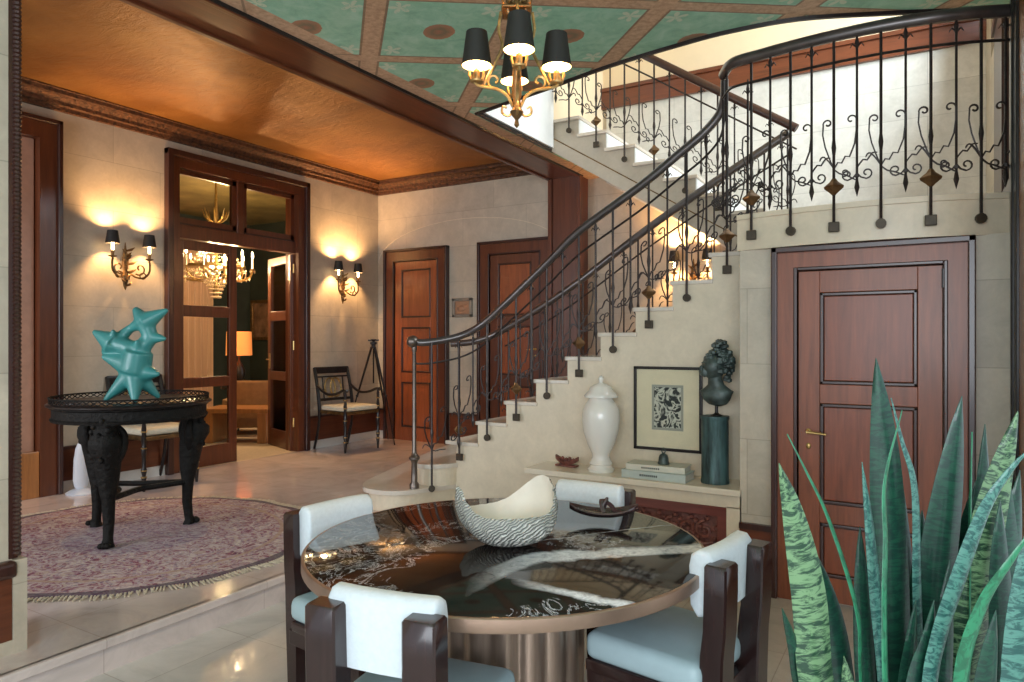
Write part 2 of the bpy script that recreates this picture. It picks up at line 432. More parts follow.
M['book_grey'] = simple('grey_green_book_cover', (0.46, 0.52, 0.48), 0.5, var=0.06)
M['pages'] = simple('book_pages', (0.72, 0.68, 0.58), 0.8, var=0.1, stretch=(1, 1, 60))
M['soil'] = simple('potting_soil', (0.03, 0.02, 0.014), 0.95, var=0.5, scale=60, bmp=0.9)
M['pot'] = simple('glazed_black_pot', (0.03, 0.032, 0.035), 0.25, var=0.3, coat=0.4)
M['red_wood'] = wood('red_stained_wood', (0.16, 0.042, 0.032), 'x')
M['red_carved'] = simple('carved_red_wood', (0.17, 0.055, 0.040), 0.5, var=0.45, scale=30, bmp=0.8, dist=0.01)
def emis(name, col, s):
    m, nt, N, L, B = new_mat(name)
    B.inputs['Base Color'].default_value = (*col, 1)
    B.inputs['Emission Color'].default_value = (*col, 1); B.inputs['Emission Strength'].default_value = s
    return m
M['bulb'] = emis('lit_bulb', (1.0, 0.72, 0.38), 14)
M['shade_inner'] = emis('lit_shade_lining', (1.0, 0.72, 0.36), 3.0)
M['lamp_shade'] = emis('lit_linen_shade', (0.80, 0.26, 0.06), 0.45)
M['flame'] = emis('candle_bulb', (1.0, 0.70, 0.36), 26)
def glass(name, tint=(1, 1, 1), refl=0.12):
    m = bpy.data.materials.new(name); m.use_nodes = True
    N = m.node_tree.nodes; L = m.node_tree.links; N.clear()
    out = N.new('ShaderNodeOutputMaterial'); mx = N.new('ShaderNodeMixShader')
    t = N.new('ShaderNodeBsdfTransparent'); g = N.new('ShaderNodeBsdfGlossy'); lw = N.new('ShaderNodeLayerWeight')
    t.inputs[0].default_value = (*tint, 1); g.inputs['Roughness'].default_value = 0.02
    lw.inputs['Blend'].default_value = refl
    L.new(lw.outputs['Fresnel'], mx.inputs[0]); L.new(t.outputs[0], mx.inputs[1]); L.new(g.outputs[0], mx.inputs[2])
    L.new(mx.outputs[0], out.inputs[0])
    return m
M['glass'] = glass('window_glass', (0.95, 0.97, 0.95), 0.10)
m, nt, N, L, B = new_mat('crystal_drops')
B.inputs['Base Color'].default_value = (1.0, 0.78, 0.50, 1); B.inputs['Roughness'].default_value = 0.12
B.inputs['Metallic'].default_value = 0.1
B.inputs['Emission Color'].default_value = (1.0, 0.6, 0.28, 1); B.inputs['Emission Strength'].default_value = 0.0
M['crystal'] = m
def rug_mat():
    m, nt, N, L, B = new_mat('oriental_rug_pile')
    vec = coords(N, L)
    sp = N.new('ShaderNodeSeparateXYZ'); L.new(vec, sp.inputs[0])
    ex = math_n(N, L, 'DIVIDE', sp.outputs[0], 1.25); ey = math_n(N, L, 'DIVIDE', sp.outputs[1], 1.15)
    r = math_n(N, L, 'SQRT', math_n(N, L, 'ADD', math_n(N, L, 'POWER', ex, 2.0), math_n(N, L, 'POWER', ey, 2.0)))
    vo = N.new('ShaderNodeTexVoronoi'); vo.inputs['Scale'].default_value = 5.5; L.new(vec, vo.inputs['Vector'])
    vo2 = N.new('ShaderNodeTexVoronoi'); vo2.inputs['Scale'].default_value = 22; L.new(vec, vo2.inputs['Vector'])
    n = noise(N, L, vec, 12, 6, 0.8, 2.0)
    base = ramp(N, L, n, [(0.34, (0.06, 0.035, 0.07)), (0.43, (0.25, 0.045, 0.075)), (0.50, (0.36, 0.27, 0.30)), (0.62, (0.60, 0.50, 0.42))])
    ringm = math_n(N, L, 'LESS_THAN', math_n(N, L, 'ABSOLUTE', math_n(N, L, 'SUBTRACT', math_n(N, L, 'FRACT', math_n(N, L, 'MULTIPLY', vo.outputs['Distance'], 6.0)), 0.5)), 0.12)
    c = mix(N, L, math_n(N, L, 'MULTIPLY', ringm, 0.6), base, (0.46, 0.36, 0.27))
    dots = math_n(N, L, 'LESS_THAN', vo2.outputs['Distance'], 0.25)
    c = mix(N, L, math_n(N, L, 'MULTIPLY', dots, 0.45), c, (0.07, 0.07, 0.13))
    mid = math_n(N, L, 'LESS_THAN', r, 0.38)
    c = mix(N, L, math_n(N, L, 'MULTIPLY', mid, 0.30), c, (0.20, 0.20, 0.28))
    b1 = math_n(N, L, 'GREATER_THAN', r, 0.955)
    c = mix(N, L, math_n(N, L, 'MULTIPLY', b1, 0.75), c, (0.045, 0.03, 0.05))
    b2 = math_n(N, L, 'LESS_THAN', math_n(N, L, 'ABSOLUTE', math_n(N, L, 'SUBTRACT', r, 0.80)), 0.012)
    c = mix(N, L, math_n(N, L, 'MULTIPLY', b2, 0.7), c, (0.40, 0.27, 0.18))
    L.new(c, B.inputs['Base Color']); B.inputs['Roughness'].default_value = 0.92
    bump(N, L, B, n, 0.4, 0.01)
    return m
M['rug'] = rug_mat()
M['fringe'] = simple('ivory_fringe', (0.55, 0.48, 0.36), 0.9, var=0.3, scale=60, bmp=0.8)
def leaf_mat(name, base, band, k=1.0):
    m, nt, N, L, B = new_mat(name)
    tc = N.new('ShaderNodeTexCoord'); mp = N.new('ShaderNodeMapping'); mp.inputs['Scale'].default_value = (1.6, 70 * k, 1)
    L.new(tc.outputs['UV'], mp.inputs['Vector'])
    n = noise(N, L, mp.outputs['Vector'], 1.0, 5, 0.65, 1.2)
    c = ramp(N, L, n, [(0.44, band), (0.50, tuple((p + q) / 2 for p, q in zip(base, band))), (0.56, base)])
    L.new(c, B.inputs['Base Color']); B.inputs['Roughness'].default_value = 0.38
    B.inputs['Coat Weight'].default_value = 0.2
    return m
M['leaf_dark'] = leaf_mat('sansevieria_dark', (0.010, 0.070, 0.040), (0.006, 0.035, 0.025))
M['leaf_teal'] = leaf_mat('sansevieria_silver_teal', (0.09, 0.25, 0.20), (0.02, 0.09, 0.08))
M['leaf_light'] = leaf_mat('sansevieria_mottled_light', (0.16, 0.29, 0.14), (0.012, 0.05, 0.025))
M['leaf_green'] = leaf_mat('sansevieria_bright_green', (0.03, 0.23, 0.11), (0.02, 0.13, 0.065), 0.4)
def shell_mat():
    m, nt, N, L, B = new_mat('ridged_shell')
    vec = coords(N, L, (1, 1, 1))
    wv = N.new('ShaderNodeTexWave'); wv.inputs['Scale'].default_value = 30; wv.inputs['Distortion'].default_value = 9.0
    wv.inputs['Detail'].default_value = 2; wv.inputs['Detail Scale'].default_value = 0.8; wv.bands_direction = 'Z'
    mp = coords(N, L, (1.0, 1.0, 1.2), (0.6, 0.55, 0))
    L.new(mp, wv.inputs['Vector'])
    c = ramp(N, L, wv.outputs['Fac'], [(0.02, (0.26, 0.27, 0.25)), (0.22, (0.50, 0.50, 0.45)), (0.6, (0.66, 0.64, 0.57))])
    L.new(c, B.inputs['Base Color']); B.inputs['Roughness'].default_value = 0.6
    bump(N, L, B, wv.outputs['Fac'], 0.8, 0.012)
    return m
M['shell'] = shell_mat()
M['shell_in'] = simple('smooth_shell_lining', (0.74, 0.66, 0.55), 0.5, var=0.05)
M['tray'] = simple('brown_glass_tray', (0.06, 0.035, 0.035), 0.12, var=0.5, scale=6, coat=0.8)
# ================================================================ THE SETTING
XL, YB = -6.68, 7.545          # hall left wall, back wall
ZH = 0.16                      # hall floor height
def struct(mb, name, mat, label, cat, parent=None, **k):
    return mb.build(name, mat, parent, label=label if not parent else None, cat=cat if not parent else None, kind='structure' if not parent else None, **k)

b = MB(); b.box(-3.25, 3.2, -3.2, 4.74, -0.12, 0.0)
struct(b, 'floor', M['dining_floor'], 'pale marble dining floor below the hall step', 'floor')
b = MB(); b.box(XL, -3.24, -2.4, 4.74, 0.0, ZH); b.box(XL, 0.45, 4.74, YB, 0.0, ZH)
b.box(-3.26, -3.215, -2.4, 4.74, 0.115, ZH, 0.008)
struct(b, 'floor', M['hall_floor'], 'polished pinkish marble hall floor one step above the dining floor', 'floor')
b = MB(); b.box(-11.4, XL - .0, 2.2, 10.0, 0.0, ZH - .001)
struct(b, 'floor', M['tan_rug'], 'tan carpeted floor of the sitting room beyond the glazed doors', 'floor')

# walls --------------------------------------------------------
GD0, GD1, GDT = 4.36, 6.17, 3.44       # glazed door opening
LD0, LD1 = 2.10, 3.155                  # doorway at the far left
b = MB()
b.box(XL - .2, XL, -2.4, LD0, ZH, 3.74); b.box(XL - .2, XL, LD1, GD0, ZH, 3.74); b.box(XL - .2, XL, GD1, YB + .2, ZH, 3.74)
b.box(XL - .2, XL, LD0, LD1, GDT, 3.74); b.box(XL - .2, XL, GD0, GD1, GDT, 3.74)
struct(b, 'wall_left', M['stone_yz'], 'limestone block wall of the hall with wall lights and glazed doors', 'wall')
b = MB(); b.box(XL - .2, 0.65, YB, YB + .2, ZH, 4.22)
struct(b, 'wall_back', M['stone_xz'], 'limestone block wall at the back of the hall and stairs', 'wall')
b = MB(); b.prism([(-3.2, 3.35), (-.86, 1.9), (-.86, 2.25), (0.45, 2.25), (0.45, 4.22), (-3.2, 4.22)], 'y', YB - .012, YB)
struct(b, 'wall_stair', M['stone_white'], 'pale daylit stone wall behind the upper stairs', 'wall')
b = MB(); b.box(-3.44, 0.65, YB, YB + .2, 4.22, 5.7); 
struct(b, 'wall_upper', M['cream_plaster'], 'cream plaster upper wall above the wood band of the stairwell', 'wall')
b = MB(); b.box(-3.44, 0.45, YB - .05, YB, 4.20, 4.42); b.box(-3.44, 0.45, YB - .075, YB, 4.39, 4.43)
struct(b, 'trim_1', M['mahogany_x'], 'red-brown wooden band high on the stairwell wall', 'trim')
b = MB(); b.box(-3.44, -3.2, 4.86, 6.2, 3.44, 5.7)
struct(b, 'wall_inner', M['white_plaster'], 'white plaster wall beside the top of the upper stairs', 'wall')
b = MB(); b.box(-3.44, -3.25, 6.2, YB, 3.73, 5.7)
struct(b, 'wall_landing', M['cream_plaster'], 'cream wall at the top of the upper stairs', 'wall')
# right wall of the stairwell with its window
WY0, WY1, WZ0, WZ1 = 5.2, 7.0, 3.85, 5.4
b = MB()
b.box(0.45, 0.65, 4.5, WY0, 2.29, 5.7); b.box(0.45, 0.65, WY1, YB, 2.29, 5.7)
b.box(0.45, 0.65, WY0, WY1, 2.29, WZ0); b.box(0.45, 0.65, WY0, WY1, WZ1, 5.7)
struct(b, 'wall_right', M['stone_yz'], 'stone wall at the right end of the stair landing', 'wall')
b = MB()
for y in (WY0, WY1 - .06): b.box(0.47, 0.55, y, y + .06, WZ0, WZ1)
for z in (WZ0, WZ1 - .06, 4.6): b.box(0.47, 0.55, WY0, WY1, z, z + .06)
b.box(0.47, 0.55, 6.07, 6.13, WZ0, WZ1)
wn = struct(b, 'window_1', M['mahogany_dark'], 'dark framed window lighting the stair landing', 'window')
b = MB(); b.box(0.507, 0.513, WY0 + .06, WY1 - .06, WZ0 + .06, WZ1 - .06); b.build('pane', M['glass'], wn)
b = MB(); b.box(0.40, 0.45, 4.6, YB, 2.29, 2.45); b.box(0.41, 0.45, 5.5, 6.1, 2.45, 3.75); b.box(0.395, 0.45, 5.45, 6.15, 3.72, 3.78)
struct(b, 'trim_2', M['mahogany_dark'], 'dark wooden panel and skirting on the landing end wall', 'trim')
b = MB(); b.box(-3.44, 0.65, 4.3, YB + .2, 5.7, 5.8)
struct(b, 'ceiling', M['cream_plaster'], 'cream ceiling over the stairwell', 'ceiling')
b = MB(); b.box(-3.44, 0.65, 4.1, 4.2, 3.62, 5.7)  # unseen wall added to keep light from leaking over the green ceiling
struct(b, 'wall_light_stop', M['cream_plaster'], 'unseen cream wall added above the curved ceiling edge to stop light leaking', 'wall')
# hall ceiling, cornice
b = MB(); b.box(XL - .2, -3.44, -2.4, YB + .2, 3.74, 3.86)
struct(b, 'ceiling', M['gold_ceiling'], 'gold leaf ceiling of the hall', 'ceiling')
b = MB()
prof = [(0, 0), (0, -.17), (.025, -.165), (.03, -.13), (.055, -.12), (.06, -.09), (.10, -.05), (.13, -.045), (.135, -.015), (.155, -.01), (.155, 0)]
b.prism([(XL + p[0], 3.74 + p[1]) for p in prof], 'y', -2.4, YB)
b.prism([(YB - p[0], 3.74 + p[1]) for p in prof], 'x', XL, -3.83)
struct(b, 'trim_3', simple('gilded_cornice', (0.10, 0.040, 0.016), 0.5, 0.3, var=0.8, scale=26, bmp=1.0, dist=0.02), 'carved brown and gold cornice round the hall ceiling', 'cornice')
# beam, pilaster, left pier
b = MB(); b.box(-3.83, -3.44, -2.4, YB, 3.42, 3.86); b.box(-3.845, -3.80, -2.4, YB - .2, 3.40, 3.45, .008); b.box(-3.47, -3.425, -2.4, YB - .2, 3.40, 3.45, .008)
struct(b, 'trim_4', M['mahogany_y'], 'long polished mahogany beam between hall and dining room ceilings', 'beam')
b = MB(); b.box(-3.80, -3.44, 7.30, YB, ZH, 3.42); b.box(-3.83, -3.78, 7.27, 7.30, ZH, 3.42, .006); b.box(-3.46, -3.41, 7.27, 7.34, ZH, 3.42, .006)
struct(b, 'trim_5', M['mahogany'], 'mahogany pilaster under the far end of the beam', 'pilaster')
b = MB(); b.box(-3.83, -3.44, -2.4, 1.515, 0, 3.42)
b.box(-3.44, -3.42, -2.4, 1.51, 0.0, 0.22); b.box(-3.83, -3.418, 1.51, 1.565, 0.0, 0.565)
struct(b, 'wall_dining', M['stone_yz'], 'grey limestone pier of the dining room at the left edge', 'wall')
b = MB(); b.box(-3.45, -3.425, -2.4, 1.508, 0.22, 0.49)
struct(b, 'baseboard_left', M['mahogany_y'], 'mahogany dado panel at the foot of the left pier', 'dado')
b = MB(); b.box(-3.46, -3.40, -2.4, 1.525, 0.49, 0.565, .02)
struct(b, 'trim_6', M['mahogany_dark'], 'dark chair rail on the left pier', 'chair rail')
b = MB()
for k in range(150):
    z = 0.59 + k * 0.019
    b.ball((-3.435, 1.532, z), 0.019, 8, (1, 1, 0.7))
b.box(-3.47, -3.436, 1.50, 1.535, 0.57, 3.42)
struct(b, 'trim_7', M['mahogany_dark'], 'dark rope-carved corner moulding of the hall opening', 'moulding', smooth=True)
b = MB(); b.box(-3.86, -3.45, 1.515, 1.54, 0.57, 3.42)
struct(b, 'trim_8', M['mahogany_dark'], 'dark wooden lining of the hall opening', 'moulding')

# green painted ceiling with the curved stairwell edge
edge = [(-3.25, 4.88), (-2.9, 4.78), (-2.53, 4.68), (-1.9, 4.50), (-1.36, 4.40), (-1.04, 4.37), (-.65, 4.41), (-.21, 4.59), (.10, 4.74), (.45, 4.93)]
ec = catmull([(x, y, 0) for x, y in edge], 5)
b = MB()
poly = [(-3.44, -2.4), (3.2, -2.4), (3.2, 4.93)] + [(p.x, p.y) for p in reversed(ec)] + [(-3.25, YB), (-3.44, YB)]
b.prism(poly, 'z', 3.425, 3.62)
struct(b, 'ceiling', M['green_ceiling'], 'painted green dining ceiling with tan ribs and flower sprays', 'ceiling')
b = MB(); b.tube([(p.x, p.y + .005, 3.425) for p in ec], 0.020, 6)
b.tube([(-3.235, 4.88, 3.425), (-3.235, 6.25, 3.425)], 0.018, 6)
b.tube([(-3.425, -2.4, 3.425), (-3.425, YB - .2, 3.425)], 0.020, 6)
struct(b, 'trim_9', M['black_wood'], 'thin black moulding along the curved ceiling edge', 'moulding')

# skirting and dado of the hall
def hall_dado(a0, a1, side):
    for (t, z0, z1, m, nm) in ((.022, ZH, .265, 'skirt_marble', 'baseboard'), (.030, .265, .55, 'mahogany_y' if side == 'left' else 'mahogany_x', 'trim'), (.042, .55, .575, 'mahogany_dark', 'trim')):
        b = MB()
        if side == 'left': b.box(XL, XL + t, a0, a1, z0, z1)
        else: b.box(a0, a1, YB - t, YB, z0, z1)
        nxt[0] += 1
        name = 'baseboard_%s' % side if nm == 'baseboard' else 'trim_%d' % nxt[0]
        struct(b, name, M[m], {'skirt_marble': 'white marble skirting along the hall %s wall', 'mahogany_y': 'reddish wooden dado on the hall %s wall', 'mahogany_x': 'reddish wooden dado on the hall %s wall', 'mahogany_dark': 'dark dado rail on the hall %s wall'}[m] % side, 'trim')
nxt = [20]
hall_dado(LD1 + .16, GD0 - .0, 'left'); hall_dado(GD1, YB, 'left'); hall_dado(XL, -6.5, 'back'); hall_dado(-5.42, -4.96, 'back'); hall_dado(-3.4, -1.0, 'back')

# panelled door builder, local frame: x across, z up, face towards -y, base at origin
def panel_door(name, label, loc, rz, wd, ht, fw, mats, panels, handle_side=-1, zb=0.0, leaf_label=None):
    root = empty(name, loc, rz, label, 'door', kind='structure')
    fr, lf, pn, dk = mats
    b = MB()
    for s in (-1, 1):
        b.box(min(s * wd / 2, s * (wd / 2 - fw)), max(s * wd / 2, s * (wd / 2 - fw)), -.05, .02, 0, ht)
    b.box(-wd / 2 + fw, wd / 2 - fw, -.05, .02, ht - fw, ht)
    b.build('door_frame', fr, root)
    b = MB()
    e = .022
    for s in (-1, 1):
        b.box(min(s * (wd / 2 + e), s * (wd / 2 - .012)), max(s * (wd / 2 + e), s * (wd / 2 - .012)), -.078, .02, 0, ht + e, .006)
        xi = wd / 2 - fw
        b.box(min(s * xi, s * (xi + .02)), max(s * xi, s * (xi + .02)), -.06, .0, 0, ht - fw + .02, .005)
    b.box(-wd / 2 - e, wd / 2 + e, -.078, .02, ht - .012, ht + e, .006)
    b.box(-wd / 2 + fw, wd / 2 - fw, -.06, .0, ht - fw, ht - fw + .02, .005)
    b.build('door_moulding', dk, root)
    w2 = wd / 2 - fw - .004; h2 = ht - fw - .004
    b = MB(); b.box(-w2, w2, -.012, .018, zb, h2)
    st = .115
    b.box(-w2, -w2 + st, -.03, -.01, zb, h2, .003); b.box(w2 - st, w2, -.03, -.01, zb, h2, .003)
    rails = [zb] + [z for p in panels for z in p] + [h2]
    for z0, z1 in zip(rails[0::2], rails[1::2]):
        b.box(-w2 + st, w2 - st, -.03, -.01, z0, z1, .003)
    leaf = b.build('door_leaf', lf, root)
    for z0, z1 in panels:
        b = MB()
        x0, x1 = -w2 + st, w2 - st
        for (a0, a1, c0, c1) in ((x0, x1, z0, z0 + .022), (x0, x1, z1 - .022, z1), (x0, x0 + .022, z0, z1), (x1 - .022, x1, z0, z1)):
            b.box(a0, a1, -.036, -.01, c0, c1, .006)
        b.build('panel_moulding', dk, leaf)
        b = MB(); b.box(x0 + .022, x1 - .022, -.020, -.01, z0 + .022, z1 - .022, .004)
        b.build('panel', pn, leaf)
    if handle_side:
        hx = handle_side * (w2 - .055)
        b = MB(); zc = ht * .485
        b.tube([(hx, -.03, zc), (hx, -.075, zc)], .009, 8); b.tube([(hx, -.075, zc), (hx - handle_side * .10, -.078, zc - .008)], [.009, .006], 8)
        b.lathe([(.001, 0), (.02, .001), (.02, .006), (.001, .007)], (0, 0, 0), 14) if False else None
        b.ball((hx, -.032, zc), .017, 10, (1, .35, 1))
        b.ball((hx, -.032, zc - .085), .014, 10, (1, .35, 1.3))
        b.build('door_handle', M['brass'], leaf, smooth=True, label='brass lever handle and keyhole')
    for hz in (.12, .88):
        b = MB(); b.tube([(-(handle_side or 1) * (w2 + .004), -.045, ht * hz), (-(handle_side or 1) * (w2 + .004), -.045, ht * hz + .10)], .009, 8)
        b.build('hinge', M['black_wood'], leaf)
    return root

# right door under the landing
DW = .969
panel_door('door_3', 'cherry panelled door below the landing, behind the tall plant', (-.2915, 4.42, 0), 0, DW, 2.05, .12,
           (M['door_wood'], M['door_wood'], M['door_panel'], M['mahogany_dark']), [(.16, .47), (.58, 1.16), (1.27, 1.80)], -1, zb=.02)
# hall doors on the back wall
panel_door('door_4', 'tall red panelled hall door beside the corner with the tripod', (-5.985, YB, ZH), 0, 1.04, 2.60, .15,
           (M['mahogany'], M['hall_door'], M['hall_door'], M['mahogany_dark']), [(.18, .80), (.93, 1.55), (1.68, 2.34)], 0)
panel_door('door_5', 'tall dark red hall door seen behind the stair railing', (-4.43, YB, ZH), 0, 1.02, 2.60, .15,
           (M['mahogany'], M['mahogany'], M['hall_door'], M['mahogany_dark']), [(.18, .80), (.93, 1.55), (1.68, 2.34)], 1)
# doorway at far left of the hall
root = empty('door_2', (XL, (LD0 + LD1) / 2, ZH), PI / 2, 'deep mahogany doorway at the left end of the hall wall', 'door', kind='structure')
wd = LD1 - LD0 + .26; ht = 3.28
b = MB()
for s in (-1, 1):
    b.box(min(s * wd / 2, s * (wd / 2 - .15)), max(s * wd / 2, s * (wd / 2 - .15)), -.05, .20, 0, ht)
b.box(-wd / 2 + .15, wd / 2 - .15, -.05, .20, ht - .15, ht)
b.build('door_frame', M['mahogany'], root)
b = MB()
for s in (-1, 1): b.box(min(s * (wd / 2 + .03), s * (wd / 2 - .01)), max(s * (wd / 2 + .03), s * (wd / 2 - .01)), -.08, .0, 0, ht + .03, .008)
b.box(-wd / 2 - .03, wd / 2 + .03, -.08, .0, ht - .01, ht + .03, .008)
b.build('door_moulding', M['mahogany_dark'], root)
b = MB(); b.box(-wd / 2 + .15, wd / 2 - .15, .14, .18, 0, ht - .15); b.box(.0, .10, .12, .14, 0, ht - .15, .004)
b.build('door_leaf', M['mahogany'], root)
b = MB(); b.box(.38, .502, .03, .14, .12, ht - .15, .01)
b.build('jamb_board', simple('pinkish_lit_board', (.50, .27, .18), .4, var=.1), root)  # light on the jamb put into the pinkish board colour
b = MB(); b.box(.30, .506, -.045, .13, 0, .40, .006); b.build('plinth_block', M['orange_wood'], root)

# glazed double door, local: x along the wall (world +y), face to -y local => world +x
GW = GD1 - GD0
root = empty('door_1', (XL, (GD0 + GD1) / 2, ZH), PI / 2, 'glazed mahogany double door with transom panes, one leaf open', 'door', kind='structure')
# with rz=+90deg local x -> world y, local y -> world -x
gt = GDT - ZH
b = MB()
for s in (-1, 1): b.box(min(s * GW / 2, s * (GW / 2 - .11)), max(s * GW / 2, s * (GW / 2 - .11)), -.03, .20, 0, gt)
b.box(-GW / 2 + .11, GW / 2 - .11, -.03, .20, gt - .12, gt)
b.box(-GW / 2 + .1, GW / 2 - .1, .02, .14, 2.44, 2.58, .006)
b.box(-.045, .045, .026, .134, 2.5, gt - .1, .006)
b.build('door_frame', M['mahogany'], root)
b = MB()
for s in (-1, 1): b.box(min(s * (GW / 2 + .045), s * (GW / 2 - .02)), max(s * (GW / 2 + .045), s * (GW / 2 - .02)), -.075, .0, 0, gt + .045, .008)
b.box(-GW / 2 - .045, GW / 2 + .045, -.075, .0, gt - .02, gt + .045, .008)
for s in (-1, 1): b.box(min(s * .055, s * (GW / 2 - .12)), max(s * .055, s * (GW / 2 - .12)), .03, .06, 2.58, 2.60); 
b.build('door_moulding', M['mahogany_dark'], root)
for s in (-1, 1):
    x0, x1 = sorted((s * .045, s * (GW / 2 - .11)))
    f = MB(); f.box(x0, x1, .05, .10, 2.58, 2.66); f.box(x0, x1, .05, .10, gt - .17, gt - .12); f.box(x0, x0 + .05, .05, .10, 2.58, gt - .12); f.box(x1 - .05, x1, .05, .10, 2.58, gt - .12)
    tr = f.build('transom', M['mahogany'], root)
    g = MB(); g.box(x0 + .05, x1 - .05, .072, .078, 2.66, gt - .17); g.build('pane', M['glass'], tr)
def glazed_leaf(hinge_x, sgn, ang):
    "leaf from the hinge towards sgn, swung by ang into the far room"
    R = Matrix.Translation(Vector((hinge_x, .08, 0))) @ Matrix.Rotation(ang, 4, 'Z')
    w_ = .76
    def bx(mb, a0, a1, c0, c1, y0=-.022, y1=.022, bev=.004):
        mb.box(min(sgn * a0, sgn * a1), max(sgn * a0, sgn * a1), y0, y1, c0, c1, bev)
    f = MB(M=R)
    bx(f, 0, .10, .0, 2.43); bx(f, w_ - .10, w_, .0, 2.43)
    for c0, c1 in ((0, .22), (.86, .97), (1.62, 1.74), (2.33, 2.43)): bx(f, .1, w_ - .1, c0, c1)
    lf = f.build('door_leaf', M['mahogany'], root)
    for c0, c1 in ((.22, .86), (.97, 1.62), (1.74, 2.33)):
        g = MB(M=R); bx(g, .10, w_ - .10, c0, c1, -.003, .003, 0); g.build('pane', M['glass'], lf)
    return lf, R
lf, _ = glazed_leaf(-GW / 2 + .115, 1, 0)
lf2, R = glazed_leaf(GW / 2 - .115, -1, -math.radians(110))
h = MB(M=R); h.box(-.70, -.66, -.034, -.022, 1.0, 1.2, .003); h.tube([(-.68, -.03, 1.12), (-.68, -.07, 1.12), (-.60, -.07, 1.12)], .008, 8)
h.build('door_handle', M['brass'], lf2)
for z in (.3, 1.25, 2.2):
    h = MB(); h.tube([(GW / 2 - .112, .055, z), (GW / 2 - .112, .055, z + .11)], .011, 8); h.build('hinge', M['brass'], lf2)

# door casing at the right edge, wall end
b = MB(); b.box(0.39, 0.62, 3.2, 4.45, 0, 3.425)
struct(b, 'trim_10', M['orange_wood'], 'warm orange wooden casing at the right edge of the dining room', 'casing')
b = MB(); b.box(0.375, 0.395, 4.26, 4.44, 0, 3.425, .006); b.box(0.365, 0.39, 4.36, 4.44, 0, 3.425, .008)
struct(b, 'trim_11', M['black_wood'], 'black vertical moulding where the right casing meets the stone', 'moulding')

# wall under the landing, landing slabs and curved balcony front
bal = [(-1.01, 4.42), (-.85, 4.38), (-.70, 4.352), (-.48, 4.325), (-.2, 4.318), (.05, 4.35), (.22, 4.40), (.385, 4.47)]
bc = catmull([(x, y, 0) for x, y in bal], 4)
b = MB()
b.box(-.993, -.7915, 4.42, 4.62, 0, 2.08); b.box(.2085, .39, 4.42, 4.62, 0, 2.08); b.box(-.9, .3, 4.43, 4.62, 0, 2.08)
b.box(-.993, -.85, 4.5, 4.74, 0, 2.08)
struct(b, 'wall_under_landing', M['stone_xz'], 'limestone wall under the landing around the panelled door', 'wall')
b = MB()
b.prism([(p.x, p.y) for p in bc] + [(.45, 4.80), (-1.01, 4.80)], 'z', 2.075, 2.262)
b.prism([(p.x, p.y - .018) for p in bc] + [(.45, 4.80), (-1.02, 4.80)], 'z', 2.262, 2.292)
struct(b, 'trim_12', M['plain_stone'], 'curved stone fascia of the landing balcony above the door', 'balcony front')
b = MB(); b.box(-1.0, .45, 4.78, 6.0, 2.10, 2.2916); b.box(-.9, .45, 6.0, YB, 2.10, 2.2916)
struct(b, 'floor', M['marble_step'], 'marble floor of the half landing', 'floor')
b = MB(); b.box(-.86, -.78, 5.98, YB, ZH, 2.10)
struct(b, 'wall_beneath_landing', M['stone_yz'], 'stone wall closing the space below the half landing', 'wall')
# skirting and dado of the dining wall by the door
for nm, x0, x1, z0, z1, t, m, lab in (('baseboard_dining', -.993, -.80, 0, .115, .02, 'skirt_marble', 'white marble skirting beside the panelled door'),
                                  ('trim_13', -.993, -.80, .115, .375, .015, 'mahogany_x', 'reddish dado board beside the panelled door'),
                                  ('trim_14', -.993, -.80, .375, .41, .03, 'mahogany_dark', 'dark dado rail beside the panelled door')):
    b = MB(); b.box(x0, x1, 4.42 - t, 4.42, z0, z1); b.box(.22, .39, 4.42 - t, 4.42, z0, z1)
    struct(b, nm, M[m], lab, 'trim')
# faint arch moulding line over the hall doors
b = MB(); b.tube([(-5.22 + 1.45 * math.cos(a), YB - .002, 2.62 + .50 * math.sin(a)) for a in [PI * k / 24 for k in range(25)]], .006, 4)
struct(b, 'trim_15', M['plain_stone'], 'faint arched joint in the stone above the hall doors', 'moulding')

# ---------------- staircase (two flights) as one built thing
st = empty('staircase', (-3.35, 4.74, 0), 0, 'stone staircase rising from the hall to the landing and turning back up', 'staircase', kind='structure')
O = (-3.35, 4.74, 0)
NX = lambda i: -3.153 + .269 * (i - 4)
NZ = lambda i: ZH + .1776 * i
b = MB(O)
pts = [(-3.35, 0)]
pts += [(-3.35, NZ(2) - .03)]
for i in range(3, 13):
    x = NX(i) + .02 if i > 3 else -3.34
    pts += [(x, NZ(i - 1) - .03), (x, NZ(i) - .03)]
pts = pts[:2] + pts[3:]
pts += [(-.99, NZ(12) - .03), (-.99, 0)]
b.prism(pts, 'y', 4.735, 5.97)
# part of flight left of the stringer wall
b.prism([(-3.75, ZH), (-3.75, NZ(2) - .03), (-3.36, NZ(2) - .03), (-3.36, NZ(3) - .03), (-3.30, NZ(3) - .03), (-3.30, ZH)], 'y', 4.80, 5.97)
b.build('stringer_wall', M['plain_stone'], st)
S1 = [(-3.35, 4.735), (-3.38, 4.66), (-3.44, 4.54), (-3.50, 4.40), (-3.58, 4.29), (-3.70, 4.23), (-3.88, 4.235), (-4.00, 4.33), (-4.10, 4.50), (-4.25, 4.95), (-4.45, 5.6), (-4.5, 5.99), (-3.2, 5.99), (-3.2, 4.80)]
S2 = [(-3.33, 4.735), (-3.37, 4.65), (-3.45, 4.57), (-3.55, 4.53), (-3.66, 4.57), (-3.76, 4.70), (-3.92, 5.2), (-4.08, 5.99), (-3.2, 5.99), (-3.2, 4.80)]
def inset(P, k=.97, c=(-3.4, 5.3)):
    return [(c[0] + (x - c[0]) * k, c[1] + (y - c[1]) * k) for x, y in P]
